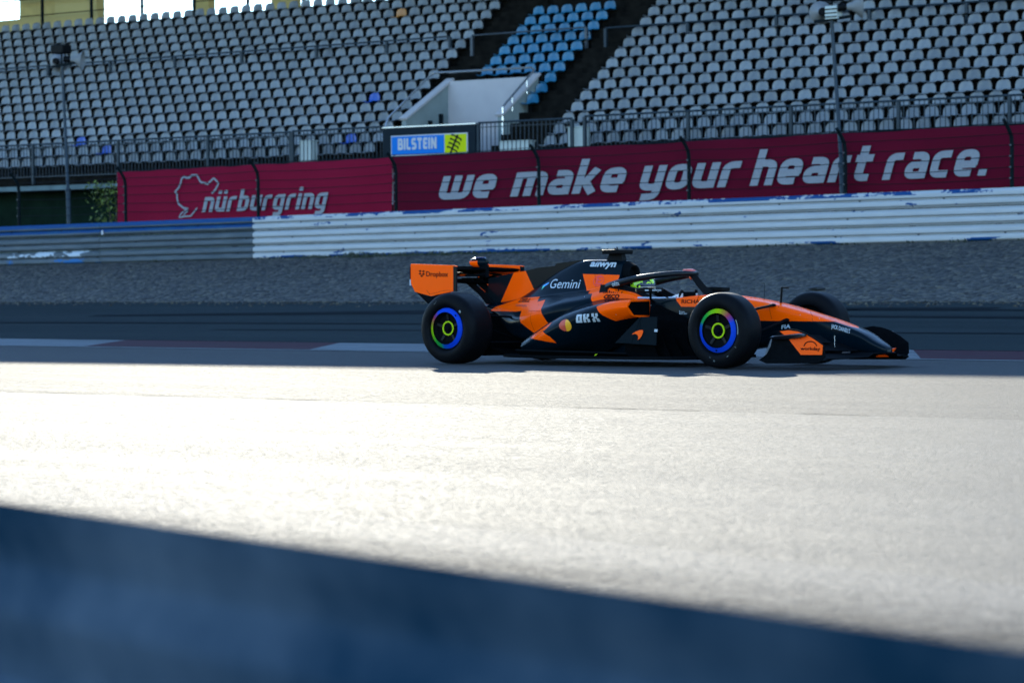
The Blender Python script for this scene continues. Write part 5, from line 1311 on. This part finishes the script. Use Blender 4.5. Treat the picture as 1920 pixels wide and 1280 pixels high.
n = noise(t, 12, 2, .5); z = math_(t, 'ADD', sx.outputs[2], math_(t, 'MULTIPLY', math_(t, 'SUBTRACT', n, .5), .03))
c = mix(t, math_(t, 'GREATER_THAN', noise(t, 17, 1), .57), (.50, .80, .01), (.01, .012, .012))
c = mix(t, math_(t, 'GREATER_THAN', z, .088), c, (.8, .82, .78))
c = mix(t, math_(t, 'LESS_THAN', z, -.045), c, (.02, .03, .03))
t.links.new(c, b.inputs['Base Color']); b.inputs['Roughness'].default_value = .18; b.inputs['Coat Weight'].default_value = .6
hc = Vector((.0, 0, .470))
mb = MB(); rings = []
for i in range(21):
    a = -math.pi/2+math.pi*i/20; ring = []
    for j in range(28):
        th = 2*math.pi*j/28; r_ = math.cos(a); x = .145*r_*math.cos(th); y = .118*r_*math.sin(th); zz = .128*math.sin(a)
        if zz < 0: x = x*(1+.10*(-zz/.13)*(math.cos(th) > 0)); zz *= .95
        ring.append((x, y, zz))
    rings.append(ring)
mb.loft(rings); hel = mb.build('helmet', hm, drv, smooth=60); hel.location = hc
mb = MB(); rings = []
for zz, sc in ((-.03, 1.0), (-.005, 1.01), (.03, 1.0), (.052, .95)):
    rings.append([(.147*sc*math.cos(a)*math.sqrt(max(.1, 1-(zz/.128)**2)), .120*sc*math.sin(a)*math.sqrt(max(.1, 1-(zz/.128)**2)), zz) for a in [R(-72+144*k/16) for k in range(17)]])
mb.add([p for r_ in rings for p in r_], [(i*17+j, i*17+j+1, (i+1)*17+j+1, (i+1)*17+j) for i in range(3) for j in range(16)])
mb.build('visor', plain('visor', (.02, .025, .03), .05, spec=.8), hel, smooth=60)
# steering wheel belongs to the car
sw = empty('steering_wheel', (-1.0, 0, .675), (0, R(20), 0), car)
mb = MB(); mb.loft([[(-.012, -.11, -.05), (-.012, .11, -.05), (-.012, .11, .05), (-.012, -.11, .05)], [(.012, -.11, -.05), (.012, .11, -.05), (.012, .11, .05), (.012, -.11, .05)]]); mb.build('hub', carb, sw, bevel=.01)
for s in (-1, 1): mb = MB(); mb.tube([(0, s*.12, -.06), (0, s*.14, -.02), (0, s*.14, .03), (0, s*.12, .065)], .016, 8); mb.build('grip', M['black'], sw, smooth=50)
# ------------------------------------------------------------------ loose things
mb = MB(); p = at(1532, 539, Y=38.0); zz = rise(38.0)+slope_x(p.x, 38.0)
rings = []
for i in range(7):
    a = i/6; s = math.sin(math.pi*(.08+.84*a)); rings.append([(-.17+.34*a+.02*math.sin(5*a), .10*s*math.cos(2*math.pi*j/9)*(1+.2*math.sin(j*3+i)), .035+.05*s*math.sin(2*math.pi*j/9)*(1+.2*math.cos(j*2+i))) for j in range(9)])
mb.loft(rings); o = mb.build('rubber_debris', plain('torn_rubber', (.010, .012, .013), .8), smooth=40); o.location = (p.x, 38.0, zz)
tag(o, 'dark lump of torn rubber lying on the gravel above the far front wheel', 'debris')
